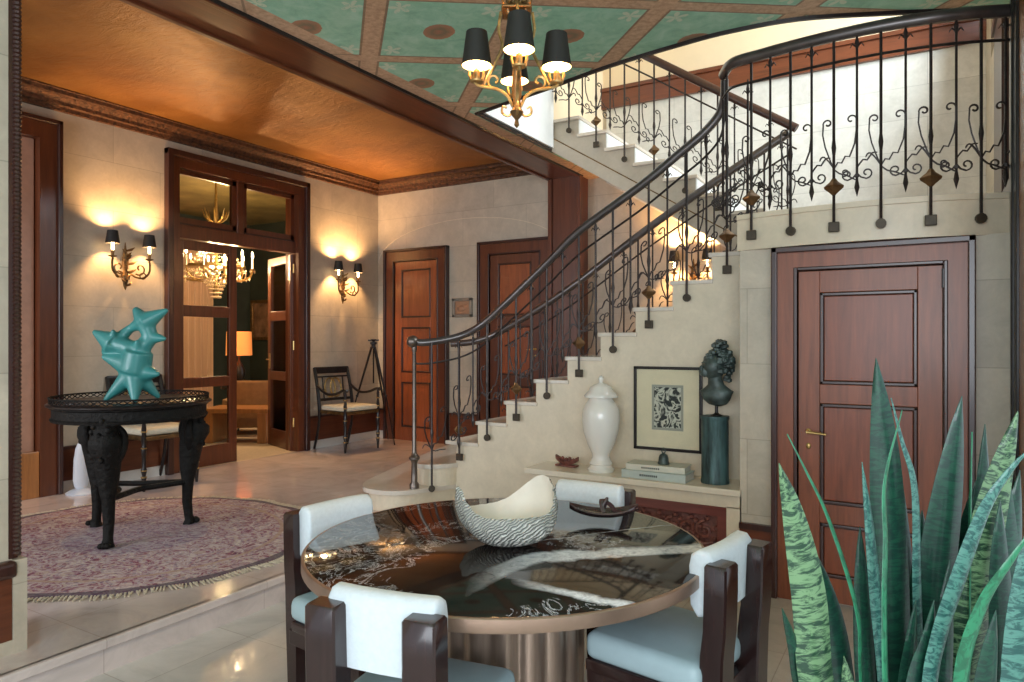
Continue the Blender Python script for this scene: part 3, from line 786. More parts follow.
def closed_smooth(P): return [(p.x, p.y) for p in catmull([(x, y, 0) for x, y in P[:-2]], 3)] + P[-2:]
for P, i in ((S1, 1), (S2, 2)):
    b = MB(O); b.prism(inset(closed_smooth(P), .955), 'z', NZ(i - 1) - (.0 if i > 1 else 0), NZ(i) - .03)
    b.build('riser_block', M['plain_stone'], st)
    b = MB(O); b.prism(closed_smooth(P), 'z', NZ(i) - .035, NZ(i)); b.build('tread', M['marble_step'], st)
for i in range(3, 12):
    b = MB(O); b.box(NX(i) - (.03 if i == 3 else 0), NX(i + 1) + .03, 4.722, 5.985, NZ(i) - .03, NZ(i), .006)
    b.build('tread', M['marble_step'], st)
# second flight
MX = lambda j: -.90 - .288 * (j - 1)
MZ = lambda j: 2.2916 + .1786 * j
q0, q1 = 6.2, YB - .013
sof = lambda x: H + .95 + (-.9 - x) * .62 - .50
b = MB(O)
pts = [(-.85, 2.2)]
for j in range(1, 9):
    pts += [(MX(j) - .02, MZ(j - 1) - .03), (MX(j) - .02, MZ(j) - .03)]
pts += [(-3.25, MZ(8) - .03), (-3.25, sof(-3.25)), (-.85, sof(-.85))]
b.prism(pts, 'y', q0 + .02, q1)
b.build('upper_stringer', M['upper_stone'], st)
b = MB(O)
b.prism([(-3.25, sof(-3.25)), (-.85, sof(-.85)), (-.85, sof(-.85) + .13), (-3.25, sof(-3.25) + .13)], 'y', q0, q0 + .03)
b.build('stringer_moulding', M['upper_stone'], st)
b = MB(O); b.prism([(-3.25, sof(-3.25) + .131), (-.85, sof(-.85) + .131), (-.85, sof(-.85) + .143), (-3.25, sof(-3.25) + .143)], 'y', q0 + .008, q0 + .03); b.build('groove_shade_strip', M['gilt'], st)  # dark strip standing in for the shade of a groove
for j in range(1, 9):
    b = MB(O); b.box(MX(j + 1) - .03 if j < 8 else -3.25, MX(j), q0 - .005, q1, MZ(j) - .032, MZ(j), .006)
    b.build('tread', M['marble_step'], st)
    b = MB(O); b.box(MX(j) - .022, MX(j) - .012, q0 + .022, q1, MZ(j - 1), MZ(j) - .03)
    b.build('riser', M['white_plaster'], st, label='white riser board')

# ================================================================ WROUGHT IRON RAILINGS
def spiral(c, r0, r1, a0, a1, n=12):
    return [(c[0] + (r0 + (r1 - r0) * k / n) * math.cos(a0 + (a1 - a0) * k / n), c[1] + (r0 + (r1 - r0) * k / n) * math.sin(a0 + (a1 - a0) * k / n)) for k in range(n + 1)]
def scrolls(kind, s_):
    "list of 2D polylines (s, z) around a bar; s_ = spacing of bars; z measured from the bar foot level"
    out = []
    if kind == 'boss':     # tall curl to the left, wavy tendril to the right
        out.append([(0, .30), (-.022, .36), (-.045, .43), (-.058, .50), (-.055, .555)] + spiral((-.032, .560), .024, .008, PI, -PI * .9))
        out.append([(-.004, .31), (-.025, .345), (-.05, .375), (-.066, .372), (-.074, .355)])
        out.append([(0, .30), (.02, .335), (.04, .33), (.058, .365), (.080, .36), (.095, .40), (s_ - .012, .43), (s_ - .004, .50)] + spiral((s_ - .030, .565), .026, .008, 0, PI * 1.7))
        out.append([(0, .30), (.03, .272), (.06, .262), (.085, .245), (s_ - .004, .225)])
        out.append(spiral((.055, .275), .022, .007, -PI * .6, PI * 1.2))
    elif kind == 'disc':
        out.append([(0, .29), (-.022, .35), (-.045, .42), (-.058, .49), (-.055, .545)] + spiral((-.032, .550), .024, .008, PI, -PI * .9))
        out.append([(-.004, .30), (-.025, .335), (-.05, .365), (-.066, .362), (-.074, .345)])
        out.append([(0, .29), (.02, .325), (.04, .32), (.058, .355), (.080, .35), (.095, .39), (s_ - .012, .42), (s_ - .004, .49)] + spiral((s_ - .030, .555), .026, .008, 0, PI * 1.7))
        out.append([(0, .29), (.03, .262), (.06, .252), (.085, .240), (s_ - .004, .225)])
    else:
        out.append([(0, .10), (.02, .075), (.045, .065)] + spiral((.048, .095), .030, .008, -PI * .5, PI * 1.5))
        out.append([(0, .10), (-.02, .075), (-.045, .065)] + spiral((-.048, .095), .030, .008, PI * 1.5, -PI * .5))
        out.append([(0, .13), (.03, .17), (.05, .165), (.075, .20), (.10, .20)])
    return out
def smooth2(P): return [(p.x, p.y) for p in catmull([(a, c, 0) for a, c in P], 2)]
def railing(name, label, O, rail_pts, bars, rail_r, slope, drop=.17, sub=True, rail_mat='rail'):
    """rail_pts: centre line of the handrail; bars: (kind, foot point, top z); slope dz/ds for sheared scrolls; direction per bar"""
    root = empty(name, O, 0, label, 'railing', 'wrought iron stair railings')
    b = MB(O); b.tube(catmull(rail_pts, 5), rail_r, 10, up=(0, 0, 1), sx=.85)
    b.build('handrail', M[rail_mat], root, smooth=True)
    if sub:
        b = MB(O); b.tube(catmull([(p[0], p[1], p[2] - drop) for p in (rail_pts[2:] if rail_pts[0][1] > 5.7 and rail_pts[0][0] < -4 else rail_pts)], 5), .008, 5, up=(0, 0, 1)); b.build('lower_rail', M['iron'], root)
    for kind, foot, top, dr in bars:
        dr = Vector((dr[0], dr[1], 0)).normalized()
        p = Vector(foot)
        r = .0085
        b = MB(O)
        if kind == 'spear':
            b.tube([p + Vector((0, 0, .03)), (p.x, p.y, top)], r * .85, 6)
            b.tube([p + Vector((0, 0, -.03)), p + Vector((0, 0, .02)), p + Vector((0, 0, .07))], [.001, .015, .006], 6)
            b.ball(p + Vector((0, 0, .085)), .014, 6)
        else:
            b.tube([p, (p.x, p.y, top)], r, 6)
            b.tube([p + Vector((0, 0, .38)), p + Vector((0, 0, .42)), p + Vector((0, 0, .46))], [.009, .014, .009], 6)
        bar = b.build('baluster', M['iron'], root)
        if kind == 'spear' and sub:                 # fleur tip at the lower rail
            b = MB(O); t = Vector((p.x, p.y, top - drop * .35))
            b.tube([t + Vector((0, 0, -.05)), t, t + Vector((0, 0, .045))], [.006, .012, .001], 6)
            for s in (-1, 1): b.tube([t + Vector((0, 0, -.03)), t + dr * s * .022 + Vector((0, 0, -.008)), t + dr * s * .034 + Vector((0, 0, -.028))], [.006, .005, .003], 5)
            b.build('finial', M['iron'], bar)
        if kind == 'boss':
            b = MB(O); c = p + Vector((0, 0, .20))
            b.lathe([(.008, -.045), (.022, -.030), (.050, -.006), (.052, .006), (.022, .030), (.009, .050)], c, 4)
            b.build('boss', M['boss'], bar, label='bronze diamond boss')
            b = MB(O); b.box(p.x - .028, p.x + .028, p.y - .010, p.y + .014, p.z - .050, p.z + .006, .004); b.build('mounting_plate', M['plate'], bar)
        if kind == 'disc':
            b = MB(O)
            n = Vector((-dr.y, dr.x, 0))
            b.tube([p + n * -.008 + Vector((0, 0, -.022)), p + n * .012 + Vector((0, 0, -.022))], .027, 12); b.build('mounting_plate', M['plate'], bar)
        b = MB(O)
        for P in scrolls(kind, .118):
            if len(P) < 12: P = smooth2(P)
            P3 = [p + dr * s + Vector((0, 0, z + slope * s)) for s, z in P]
            b.tube(P3, [.0055] * (len(P3) - 1) + [.003], 4)
        b.build('scrollwork', M['iron'], bar)
    return root

# near railing of the first flight
R1 = [(-3.55, 4.44, H - .01), (-3.45, 4.50, H - .01), (-3.26, 4.64, H + .035), (-3.089, 4.70, H + .12), (-2.854, 4.70, H + .29), (-2.48, 4.70, H + .590), (-2.207, 4.70, H + .815),
      (-1.741, 4.70, H + 1.09), (-1.455, 4.70, H + 1.285), (-1.29, 4.70, H + 1.40), (-1.19, 4.69, H + 1.50), (-1.15, 4.66, H + 1.60), (-1.135, 4.62, H + 1.70)]
R1c = catmull(R1, 8)
def rail_z(Rc, x):
    for a, c in zip(Rc, Rc[1:]):
        if min(a.x, c.x) <= x <= max(a.x, c.x) and abs(a.x - c.x) > 1e-6:
            return a.z + (c.z - a.z) * (x - a.x) / (c.x - a.x)
    return Rc[-1].z if abs(x - Rc[-1].x) < abs(x - Rc[0].x) else Rc[0].z
bars = []
for i in range(3, 12):
    x = NX(i) + .13
    bars.append(('boss' if i % 2 else 'disc', (x, 4.70, NZ(i) - .10), rail_z(R1c, x), (1, 0)))
    xs = x + .134
    bars.append(('spear', (xs, 4.70, NZ(i) + .16), rail_z(R1c, xs), (1, 0)))
bars.append(('disc', (-3.42, 4.50, NZ(1) + .02), rail_z(R1c, -3.42), (.8, .5)))
bars.append(('spear', (-3.27, 4.66, NZ(2) + .16), rail_z(R1c, -3.27), (1, 0)))
root = railing('stair_railing', 'front railing of the lower flight with the ball-topped newel post', (-3.55, 4.44, NZ(1)), R1, bars, .030, .62)
b = MB((-3.55, 4.44, NZ(1)))
c0 = (-3.55, 4.44, NZ(1))
b.lathe([(.040, 0), (.040, .03), (.026, .05), (.024, .20), (.030, .22), (.045, .235), (.045, .25), (.026, .27), (.018, .29), (.016, 1.09), (.024, 1.12), (.020, 1.16)], c0, 14)
b.build('newel_post', M['steel_newel'], root, smooth=True, label='slim steel newel post with collar')
b = MB((-3.55, 4.44, NZ(1))); b.ball((-3.56, 4.43, H - .005), .050, 16); b.build('newel_ball', M['steel_newel'], root, smooth=True)

# far railing of the first flight
R2 = [(-4.15, 5.78, H - .03), (-3.9, 5.87, H + .0), (-3.6, 5.93, H + .12), (-2.9, 5.93, H + .49), (-2.13, 5.93, H + .99), (-1.5, 5.93, H + 1.36), (-.95, 5.93, H + 1.66)]
R2c = catmull(R2, 8)
bars = []
for i in range(2, 12):
    x = NX(i) + .13
    bars.append(('boss' if i % 2 else 'disc', (x, 5.93, NZ(i)), rail_z(R2c, x), (1, 0)))
    bars.append(('spear', (x + .134, 5.93, NZ(i) + .20), rail_z(R2c, x + .134), (1, 0)))
railing('stair_railing', 'rear railing of the lower flight, seen through the front one', (-4.1, 5.9, ZH), R2, bars, .034, .62)
# railing of the upper flight
R3 = [(-.93, 6.17, H + 1.755), (-1.6, 6.17, H + 2.20), (-2.317, 6.17, H + 2.68), (-2.9, 6.17, H + 3.04), (-3.2, 6.17, H + 3.12)]
R3c = catmull(R3, 8)
bars = []
for j in range(1, 9):
    x = MX(j) - .10
    bars.append(('boss' if j % 2 else 'disc', (x, 6.17, MZ(j) - .12), rail_z(R3c, x), (-1, 0)))
    xs = x - .144
    bars.append(('spear', (xs, 6.17, MZ(j) + .18), rail_z(R3c, xs), (-1, 0)))
railing('stair_railing', 'railing of the upper flight rising to the left behind the chandelier', (-.9, 6.17, 2.29), R3, bars, .036, .62, rail_mat='mahogany_dark')
# balcony railing
R4 = [(-1.13, 4.55, H + 1.705), (-1.03, 4.39, H + 1.707)] + [(x, y - .035, H + 1.707) for x, y in bal[1:]]
bars = []
kinds = ['boss', 'spear', 'disc', 'spear']
L4 = catmull([(x, y - .035, 0) for x, y in bal], 8)
def along(L, s):
    acc = 0
    for a, c in zip(L, L[1:]):
        d = (c - a).length
        if acc + d >= s: return a + (c - a) * ((s - acc) / d), (c - a).normalized()
        acc += d
    return L[-1], (L[-1] - L[-2]).normalized()
for k in range(12):
    p, d = along(L4, .10 + .117 * k)
    kd = kinds[k % 4]
    z0 = {'boss': 2.18, 'disc': 2.18, 'spear': 2.345}[kd]
    bars.append((kd, (p.x, p.y, z0), H + 1.70, (d.x, d.y)))
for (x, y) in ((-1.12, 4.62), (-1.13, 4.56), (-1.09, 4.49)):
    bars.append(('plain', (x, y, 2.32), H + 1.68, (1, 0)))
railing('balcony_railing', 'curved balcony railing of the landing above the panelled door', (-.3, 4.3, 2.29), R4, bars, .034, 0.0, drop=.15)
# ================================================================ DINING TABLE AND WHAT STANDS ON IT
def remesh(o, vox=.008, it=8, f=.6):
    m = o.modifiers.new('remesh', 'REMESH'); m.mode = 'VOXEL'; m.voxel_size = vox; m.use_smooth_shade = True
    s = o.modifiers.new('smooth', 'SMOOTH'); s.iterations = it; s.factor = f
    return o
TC = W(-.026, 2.64, 0); TT = .765; TR = .738
tb = empty('dining_table', TC, YAW, 'round black and white marble dining table on a fluted bronze drum', 'table')
b = MB(); b.lathe([(.001, .735), (TR - .012, .735), (TR - .010, TT - .002), (TR - .013, TT), (.001, TT)], (0, 0, 0), 96)
b.build('tabletop', M['marble_top'], tb, smooth=True)
b = MB(); b.lathe([(TR - .04, .722), (TR - .002, .722), (TR, .726), (TR, TT - .004), (TR - .003, TT - .001), (TR - .011, TT - .001), (TR - .0105, .734), (TR - .04, .734)], (0, 0, 0), 96)
bmesh.ops.delete(b.bm, geom=[f for f in b.bm.faces if len(f.verts) > 4], context='FACES')
b.build('table_rim', M['bronze_rim'], tb, smooth=True, label='satin bronze rim')
b = MB(); b.lathe([(.29, 0), (.29, .04), (.29, .40), (.29, .735)], (0, 0, 0), 192, mod=lambda a, z: 1 + .065 * (abs(math.sin(a * 9)) - .6))
b.build('fluted_base', M['bronze_base'], tb, smooth=True, ang=60)
b = MB(); b.lathe([(.001, 0), (.33, 0), (.33, .02), (.001, .02)], (0, 0, 0), 48); b.build('base_plate', M['bronze_rim'], tb)

# shell bowl
sb_c = W(-.005, 2.60, TT)
def shell_surface(k, dz, n=72, m=14):
    R = []
    for j in range(m + 1):
        t = j / m
        ring = []
        for i in range(n):
            a = 2 * PI * i / n
            ca, sa = math.cos(a), math.sin(a)
            h = .120 + .115 * max(0, math.cos(a - .55)) ** 3.0 + .10 * max(0, -math.cos(a - .15)) ** 9
            rx = (.165 if ca > 0 else .205) * k; ry = .150 * k
            rr = math.sin(t * PI / 2) ** .72 * (1 - .10 * t * t)
            lean = .02 * t * (1 if ca > 0 else -1) * abs(ca)
            rip = 1 + (.022 * math.sin(22 * a + 5 * t + 2 * math.sin(3 * a)) if dz == 0 else 0) * min(1, t * 3)
            x = rx * rr * ca * rip * (1 + .10 * math.sin(t * PI) * (ca > 0)) + lean
            y = ry * rr * sa * rip
            z = dz + (h - dz) * (1 - math.cos(t * PI / 2)) ** .9
            ring.append((x, y, z))
        R.append(ring)
    return R
sh = empty('shell_bowl', sb_c, YAW + .15, 'large ridged white shell-shaped bowl on the marble table', 'bowl')
b = MB(); b.rings([[p for p in r] for r in shell_surface(1.0, 0)], cap=False)
b.rings([[p for p in r] for r in (shell_surface(1.0, 0)[-1], [(x * .955, y * .94, z + .006) for x, y, z in shell_surface(1, 0)[-1]])], cap=False)
b.build('shell', M['shell'], sh, smooth=True, ang=180)
b = MB(); b.rings([[(x * .955, y * .94, z + .006) for x, y, z in shell_surface(1, 0)[-1]]] + shell_surface(.93, .02)[::-1][1:], cap=False)
b.build('lining', M['shell_in'], sh, smooth=True, ang=180, label='smooth cream inner surface')
# small tray
tr = empty('glass_tray', W(.39, 2.98, TT), YAW - .10, 'small brown glass tray with curled ends beside the shell bowl', 'tray')
R = []
for i in range(13):
    s = -1 + i / 6
    hw = .055 * math.sqrt(max(.03, 1 - abs(s) ** 2.4)); z = .006 + .030 * abs(s) ** 2.2
    x = .145 * s
    R.append([(x, -hw, z + .022), (x, -hw * .55, z + .004), (x, hw * .55, z + .004), (x, hw, z + .022), (x, hw * .9, z + .028), (x, hw * .5, z + .010), (x, -hw * .5, z + .010), (x, -hw * .9, z + .028)])
b = MB(); b.rings(R); b.build('dish', M['tray'], tr, smooth=True, ang=60)
b = MB(); b.tube(catmull([(.0, -.03, .03), (-.01, 0, .075), (.03, .01, .055), (.05, .0, .03), (.08, .01, .025)], 4), [.010] * 16 + [.004], 6)
b.tube(catmull([(.0, .02, .03), (.015, 0, .085), (-.01, -.02, .05)], 4), .007, 6)
b.build('twisted_handle', M['tray'], tr, smooth=True)

# ================================================================ DINING CHAIRS
def make_dining_chair():
    root = empty('dining_chair', (0, 0, 0), 0, 'x', 'chair', 'dining chairs round the marble table')
    b = MB(); b.box(-.225, .225, -.215, .225, .395, .495, .035)
    b.build('seat_cushion', M['seat_blue'], root, smooth=True, ang=60, label='pale blue leather seat cushion')
    b = MB(); b.box(-.22, .22, -.20, .22, .355, .398, .008); b.build('seat_frame', M['lacquer'], root, smooth=True)
    # upholstered back pad
    prof = [(-.215, .635), (-.17, .625), (-.145, .66), (-.140, .79), (-.148, .828), (-.172, .845), (-.205, .842), (-.222, .82)]
    R = []
    for x, k in ((-.166, .86), (-.161, .97), (-.152, 1.0), (-.08, 1.0), (0, 1.0), (.08, 1.0), (.152, 1.0), (.161, .97), (.166, .86)):
        cy, cz = -.18, .735
        bow = -.022 * (1 - (x / .215) ** 2)
        R.append([(x, cy + (y - cy) * k + bow, cz + (z - cz) * k) for y, z in prof])
    b = MB(); b.rings(R); b.build('back_pad', M['back_white'], root, smooth=True, ang=50)
    for s in (-1, 1):
        b = MB()
        x0, x1 = sorted((s * .100, s * .197))
        R = []
        for z, y0, y1, ex in ((0, -.275, -.215, -.012), (.36, -.275, -.200, 0), (.52, -.280, -.205, 0), (.60, -.288, -.215, 0), (.72, -.292, -.218, 0), (.806, -.292, -.220, -.000), (.814, -.288, -.224, -.006)):
            a0, a1 = x0 - ex, x1 + ex
            R.append([(a0, y0 + .006, z), (a0 + .006, y0, z), (a1 - .006, y0, z), (a1, y0 + .006, z), (a1, y1, z), (a0, y1, z)])
        b.rings(R)
        b.build('back_post', M['lacquer'], root, smooth=True, ang=40)
        b = MB(); xa, xb = sorted((s * .165, s * .215))
        b.rings([[(xa + .006, .165, 0), (xb - .006, .165, 0), (xb - .006, .205, 0), (xa + .006, .205, 0)], [(xa, .150, .36), (xb, .150, .36), (xb, .215, .36), (xa, .215, .36)]])
        b.build('leg', M['lacquer'], root)
    b = MB(); b.box(-.12, .12, -.235, -.20, .33, .39, .004); b.box(-.215, -.185, -.22, .20, .30, .36, .004); b.box(.185, .215, -.22, .20, .30, .36, .004)
    b.build('stretcher', M['lacquer'], root)
    return root
proto = make_dining_chair()
spots = [((-.350, 1.875), (.36, .93), 'pale dining chair with its dark-posted back to the viewer, nearest the bottom edge'),
         ((.735, 2.36), (-.76, .65), 'pale blue dining chair at the right of the table, beside the tall plant'),
         ((-.765, 2.99), (.78, -.62), 'dining chair at the left end of the table, beside the hall step'),
         ((.385, 3.37), (-.50, -.86), 'far dining chair between the table and the marble ledge')]
for i, ((x, d), (dx, dd), lab) in enumerate(spots):
    o = proto if i == 0 else copy_tree(proto)
    n = math.hypot(dx, dd); dx /= n; dd /= n
    wv = Vector((FX * dd + RX * dx, FY * dd + RY * dx))
    p = W(x, d, 0) + Vector((wv.x, wv.y, 0)) * .22
    o.location = p; o.rotation_euler.z = math.atan2(wv.y, wv.x) - PI / 2
    o['label'] = lab

# ================================================================ CHANDELIER OVER THE TABLE
CH = W(.018, 2.66, 0)
ch = empty('chandelier', (CH.x, CH.y, 2.33), YAW, 'gilt iron chandelier with small black shades hanging from the green ceiling', 'chandelier')
zf = lambda z: z - 2.33
b = MB()
b.lathe([(.002, 0), (.010, .01), (.006, .03), (.018, .045), (.026, .06), (.016, .075), (.014, .11), (.019, .12), (.017, .30), (.022, .33), (.014, .36), (.020, .45), (.010, .50), (.006, .55)], (0, 0, 0), 12)
b.build('column', M['gilt'], ch, smooth=True)
b = MB()
for k in range(16):
    z = .55 + k * .034
    a = PI / 2 * (k % 2)
    b.tube([(math.cos(a) * .010 * math.cos(t), math.sin(a) * .010 * math.cos(t), z + .022 * math.sin(t)) for t in [2 * PI * q / 8 for q in range(9)]], .003, 4)
b.build('chain', M['gilt'], ch)
b = MB(); b.lathe([(.001, 0), (.05, 0), (.055, -.01), (.02, -.03), (.001, -.035)], (0, 0, zf(3.425)), 16); b.build('ceiling_rose', M['gilt'], ch, smooth=True)
# cage at the top
b = MB()
for k in range(4):
    a = PI / 4 + k * PI / 2
    def RZ(r, z, a=a): return (r * math.cos(a), r * math.sin(a), zf(z))
    b.tube(catmull([RZ(.01, 2.80), RZ(.06, 2.78), RZ(.075, 2.81), RZ(.070, 2.86)], 3), [.008] * 6 + [.007, .005, .004, .002], 6)
    b.tube(catmull([RZ(.01, 2.72), RZ(.035, 2.74), RZ(.05, 2.78), RZ(.03, 2.82)], 3), .006, 5)
    b.ball(RZ(.04, 2.80), .014, 6)
b.box(-.055, .055, -.055, .055, zf(2.765), zf(2.775), .004)
b.build('crown', M['gilt'], ch, smooth=True)
for k in range(4):
    a = k * PI / 2 + .05
    def RZ(r, z, a=a): return (r * math.cos(a), r * math.sin(a), zf(z))
    b = MB()
    b.tube(catmull([RZ(.015, 2.41), RZ(.035, 2.45), RZ(.075, 2.475), RZ(.12, 2.482), RZ(.155, 2.495), RZ(.165, 2.53)], 4), .0065, 6)
    sp = [(.085 + x, 2.507 + z) for x, z in [(q[0], q[1]) for q in spiral((0, 0), .030, .008, -PI * .5, PI * 1.4)]]
    b.tube([RZ(r, z) for r, z in sp], .0055, 5)
    b.tube(catmull([RZ(.06, 2.77), RZ(.068, 2.70), RZ(.055, 2.64), RZ(.085, 2.57), RZ(.125, 2.49)], 4), .006, 5)
    b.tube(catmull([RZ(.012, 2.395), RZ(.03, 2.375), RZ(.055, 2.385), RZ(.052, 2.41), RZ(.038, 2.405)], 3), .0045, 5)
    arm = b.build('arm', M['gold'], ch, smooth=True)
    b = MB(); c = RZ(.152, 2.497)
    b.lathe([(.002, 0), (.024, .004), (.026, .010), (.012, .014), (.012, .050), (.002, .052)], c, 12)
    for q in range(4):
        t = q * PI / 2
        b.tube([(c[0] + .020 * math.cos(t), c[1] + .020 * math.sin(t), c[2] + .01), (c[0] + .028 * math.cos(t), c[1] + .028 * math.sin(t), c[2] + .035), (c[0] + .022 * math.cos(t), c[1] + .022 * math.sin(t), c[2] + .062)], [.005, .006, .001], 5)
    b.build('candle_cup', M['gold'], arm, smooth=True)
    b = MB(); b.lathe([(.002, .045), (.010, .050), (.014, .075), (.010, .100), (.002, .118)], c, 10); b.build('bulb', M['bulb'], arm, smooth=True)
    b = MB(); z0 = zf(2.562); z1 = zf(2.690)
    b.rings([[(c[0] + r * math.cos(2 * PI * i / 28), c[1] + r * math.sin(2 * PI * i / 28), z) for i in range(28)] for r, z in ((.057, z0), (.040, z1), (.0385, z1), (.0555, z0))] , cap=False)
    b.build('lamp_shade', M['shade_black'], ch, smooth=True)
    b = MB(); b.rings([[(c[0] + r * math.cos(2 * PI * i / 28), c[1] + r * math.sin(2 * PI * i / 28), z) for i in range(28)] for r, z in ((.0550, z0 + .002), (.0380, z1 - .002))], cap=False)
    b.build('shade_lining', M['shade_inner'], ch, smooth=True)
    wa = YAW + a
    bulb('chandelier_bulb', (CH.x + .152 * math.cos(wa), CH.y + .152 * math.sin(wa), 2.60), 12)

# ================================================================ WALL LIGHTS
def sconce(loc, rz, label, power=9.0):
    s = empty('wall_sconce', loc, rz, label, 'wall light', 'two-armed gilt wall lights')
    b = MB()
    b.lathe([(.003, -.24), (.018, -.20), (.030, -.12), (.020, -.05), (.034, .02), (.026, .10), (.012, .16), (.004, .22)], (0, -.028, 0), 10, 1, .7)
    for k in range(14):
        a = k * 2.4; r = .035 + .02 * (k % 3); z = -.20 + k * .026
        b.tube([(0, -.03, z), (r * math.cos(a) * .8, -.05 - .02 * abs(math.sin(a)), z + .015), (r * 1.5 * math.cos(a), -.045 - .03 * abs(math.sin(a)), z + .04)], [.008, .014, .002], 5)
    b.build('backplate', M['gilt'], s, smooth=True, ang=50)
    for sg in (-1, 1):
        b = MB()
        P = [(.02, -.04, -.06), (.06, -.09, -.11), (.12, -.12, -.12), (.175, -.13, -.07), (.185, -.13, 0), (.18, -.13, .05)]
        b.tube(catmull([(sg * x, y, z) for x, y, z in P], 5), .010, 6)
        sp = spiral((.10, -.03), .065, .012, -PI * .7, PI * 1.3, 18)
        b.tube([(sg * x, -.10, z) for x, z in sp], .008, 5)
        b.tube([(sg * (.12 + .03 * math.cos(t)), -.12, -.10 + .03 * math.sin(t)) for t in [PI * q / 6 for q in range(-9, 5)]], .006, 5)
        arm = b.build('arm', M['gilt'], s, smooth=True)
        b = MB(); c = (sg * .18, -.13, .05)
        b.lathe([(.004, 0), (.034, .012), (.038, .020), (.012, .022), (.014, .05), (.020, .062), (.012, .066), (.012, .075), (.002, .076)], c, 12); b.build('candle_cup', M['gilt'], arm, smooth=True)
        b = MB(); b.lathe([(.012, .07), (.012, .15)], c, 10); b.build('candle', M['bulb'], arm, smooth=True)
        b = MB(); b.rings([[(c[0] + r * math.cos(2 * PI * i / 24), c[1] + r * math.sin(2 * PI * i / 24), z) for i in range(24)] for r, z in ((.062, .185), (.045, .305), (.043, .305), (.060, .185))], cap=False)
        b.build('lamp_shade', M['shade_black'], s, smooth=True)
        cr, sr = math.cos(rz), math.sin(rz)
        bulb('sconce_bulb', (loc[0] + cr * c[0] - sr * c[1], loc[1] + sr * c[0] + cr * c[1], loc[2] + .265), power, r=.02)
    return s
sconce((XL, 3.90, 2.25), PI / 2, 'two-armed gilt wall light with black shades, left of the glazed doors', 30)
sconce((XL, 6.82, 2.25), PI / 2, 'two-armed gilt wall light with black shades, right of the glazed doors', 42)
sconce((-2.18, YB, 2.19), 0, 'glowing wall light seen through the railings under the upper stairs', 55)

# ================================================================ MARBLE LEDGE UNDER THE STAIRS AND ITS OBJECTS
LZ = .605
lg = empty('marble_ledge', (-1.75, 4.55, 0), 0, 'long marble-topped ledge with a carved red grille front, beneath the stairs', 'ledge')
o_ = (-1.75, 4.55, 0)
b = MB(o_); b.box(-2.506, -.985, 4.385, 4.742, LZ - .04, LZ, .006); b.build('marble_top', M['marble_sill'], lg)
b = MB(o_); b.box(-2.47, -.985, 4.42, 4.742, .485, LZ - .04); b.box(-1.075, -.985, 4.42, 4.742, 0, .49); b.box(-2.47, -2.38, 4.42, 4.742, 0, .49)
b.build('stone_surround', M['plain_stone'], lg)
b = MB(o_)
b.box(-2.38, -1.075, 4.425, 4.46, .42, .484, .004); b.box(-2.38, -1.075, 4.425, 4.46, .0, .06, .004)
for x in (-2.38, -1.76, -1.135): b.box(x, x + .06, 4.4255, 4.46, .0, .484, .004)
b.box(-2.38, -1.075, 4.415, 4.425, .47, .484); b.build('grille_frame', M['red_wood'], lg)
b = MB(o_)
for cx in (-2.03, -1.425):
    for row in (0, 1):
        for k in range(5):
            x0 = cx + (k - 2) * .105; z0 = .15 + row * .17
            fl = 1 if (k + row) % 2 else -1
            b.tube([(x0 + px, 4.445, z0 + pz) for px, pz in spiral((0, 0), .062, .012, PI * .5 * fl, PI * .5 * fl + fl * PI * 2.2, 16)], .011, 5)
            b.ball((x0, 4.44, z0), .020, 6)
            for q_ in range(6): b.ball((x0 + .078 * math.cos(q_ * 1.05 + .3), 4.446, z0 + .078 * math.sin(q_ * 1.05 + .3)), .017, 6)
            b.tube([(x0 - .05, 4.445, z0 - .07), (x0, 4.44, z0 - .085), (x0 + .05, 4.445, z0 - .07)], [.004, .014, .004], 5)
b.build('carved_grille', M['red_carved'], lg, smooth=True)
b = MB(o_); b.box(-2.38, -1.075, 4.462, 4.48, 0, .48); b.build('backing', M['red_carved'], lg)

def P_on(u, v, y):   # world point at pixel on plane Y=y
    t = (u - 512) / 700; d = y / (FY + RY * t)
    return PX(u, v, d)
c = P_on(601, 472, 4.56); c.z = LZ
ur = empty('lidded_urn', c, 0, 'white lidded ceramic urn standing on the marble ledge', 'urn')
b = MB(); b.lathe([(.002, 0), (.092, 0), (.095, .018), (.080, .03), (.074, .045), (.082, .055), (.070, .075), (.060, .10), (.064, .125), (.095, .19), (.124, .28), (.134, .37), (.128, .43), (.108, .475), (.088, .497), (.083, .515), (.088, .525), (.002, .527)], (0, 0, 0), 40)
b.build('body', M['white_ceramic'], ur, smooth=True, ang=40)
b = MB(); b.lathe([(.118, .520), (.121, .527), (.108, .545), (.090, .562), (.075, .59), (.050, .608), (.022, .617), (.012, .625), (.016, .638), (.020, .650), (.014, .665), (.002, .672)], (0, 0, 0), 40, mod=lambda a, z: 1 + (.03 * math.cos(a * 6) if z < .56 else 0))
b.build('lid', M['white_ceramic'], ur, smooth=True, ang=60)

c = P_on(567, 463, 4.60); c.z = LZ
cb_ = empty('carved_dish', c, -.1, 'small brown carved boat-shaped dish at the left of the white urn', 'dish')
b = MB(); b.box(-.085, .085, -.03, .03, 0, .014, .004)
R = []
for i in range(9):
    s = -1 + i / 4; hw = .036 * math.sqrt(max(.1, 1 - s * s)); z = .012 + .045 * s * s * .8
    R.append([(s * .095, -hw, z + .030), (s * .095, -hw * .5, z), (s * .095, hw * .5, z), (s * .095, hw, z + .030)])
b.rings(R)
for k in range(5): b.ball((-.06 + .03 * k, -.01, .05 + .008 * (k % 2)), .017, 6)
b.build('dish', M['red_carved'], cb_, smooth=True, ang=50)

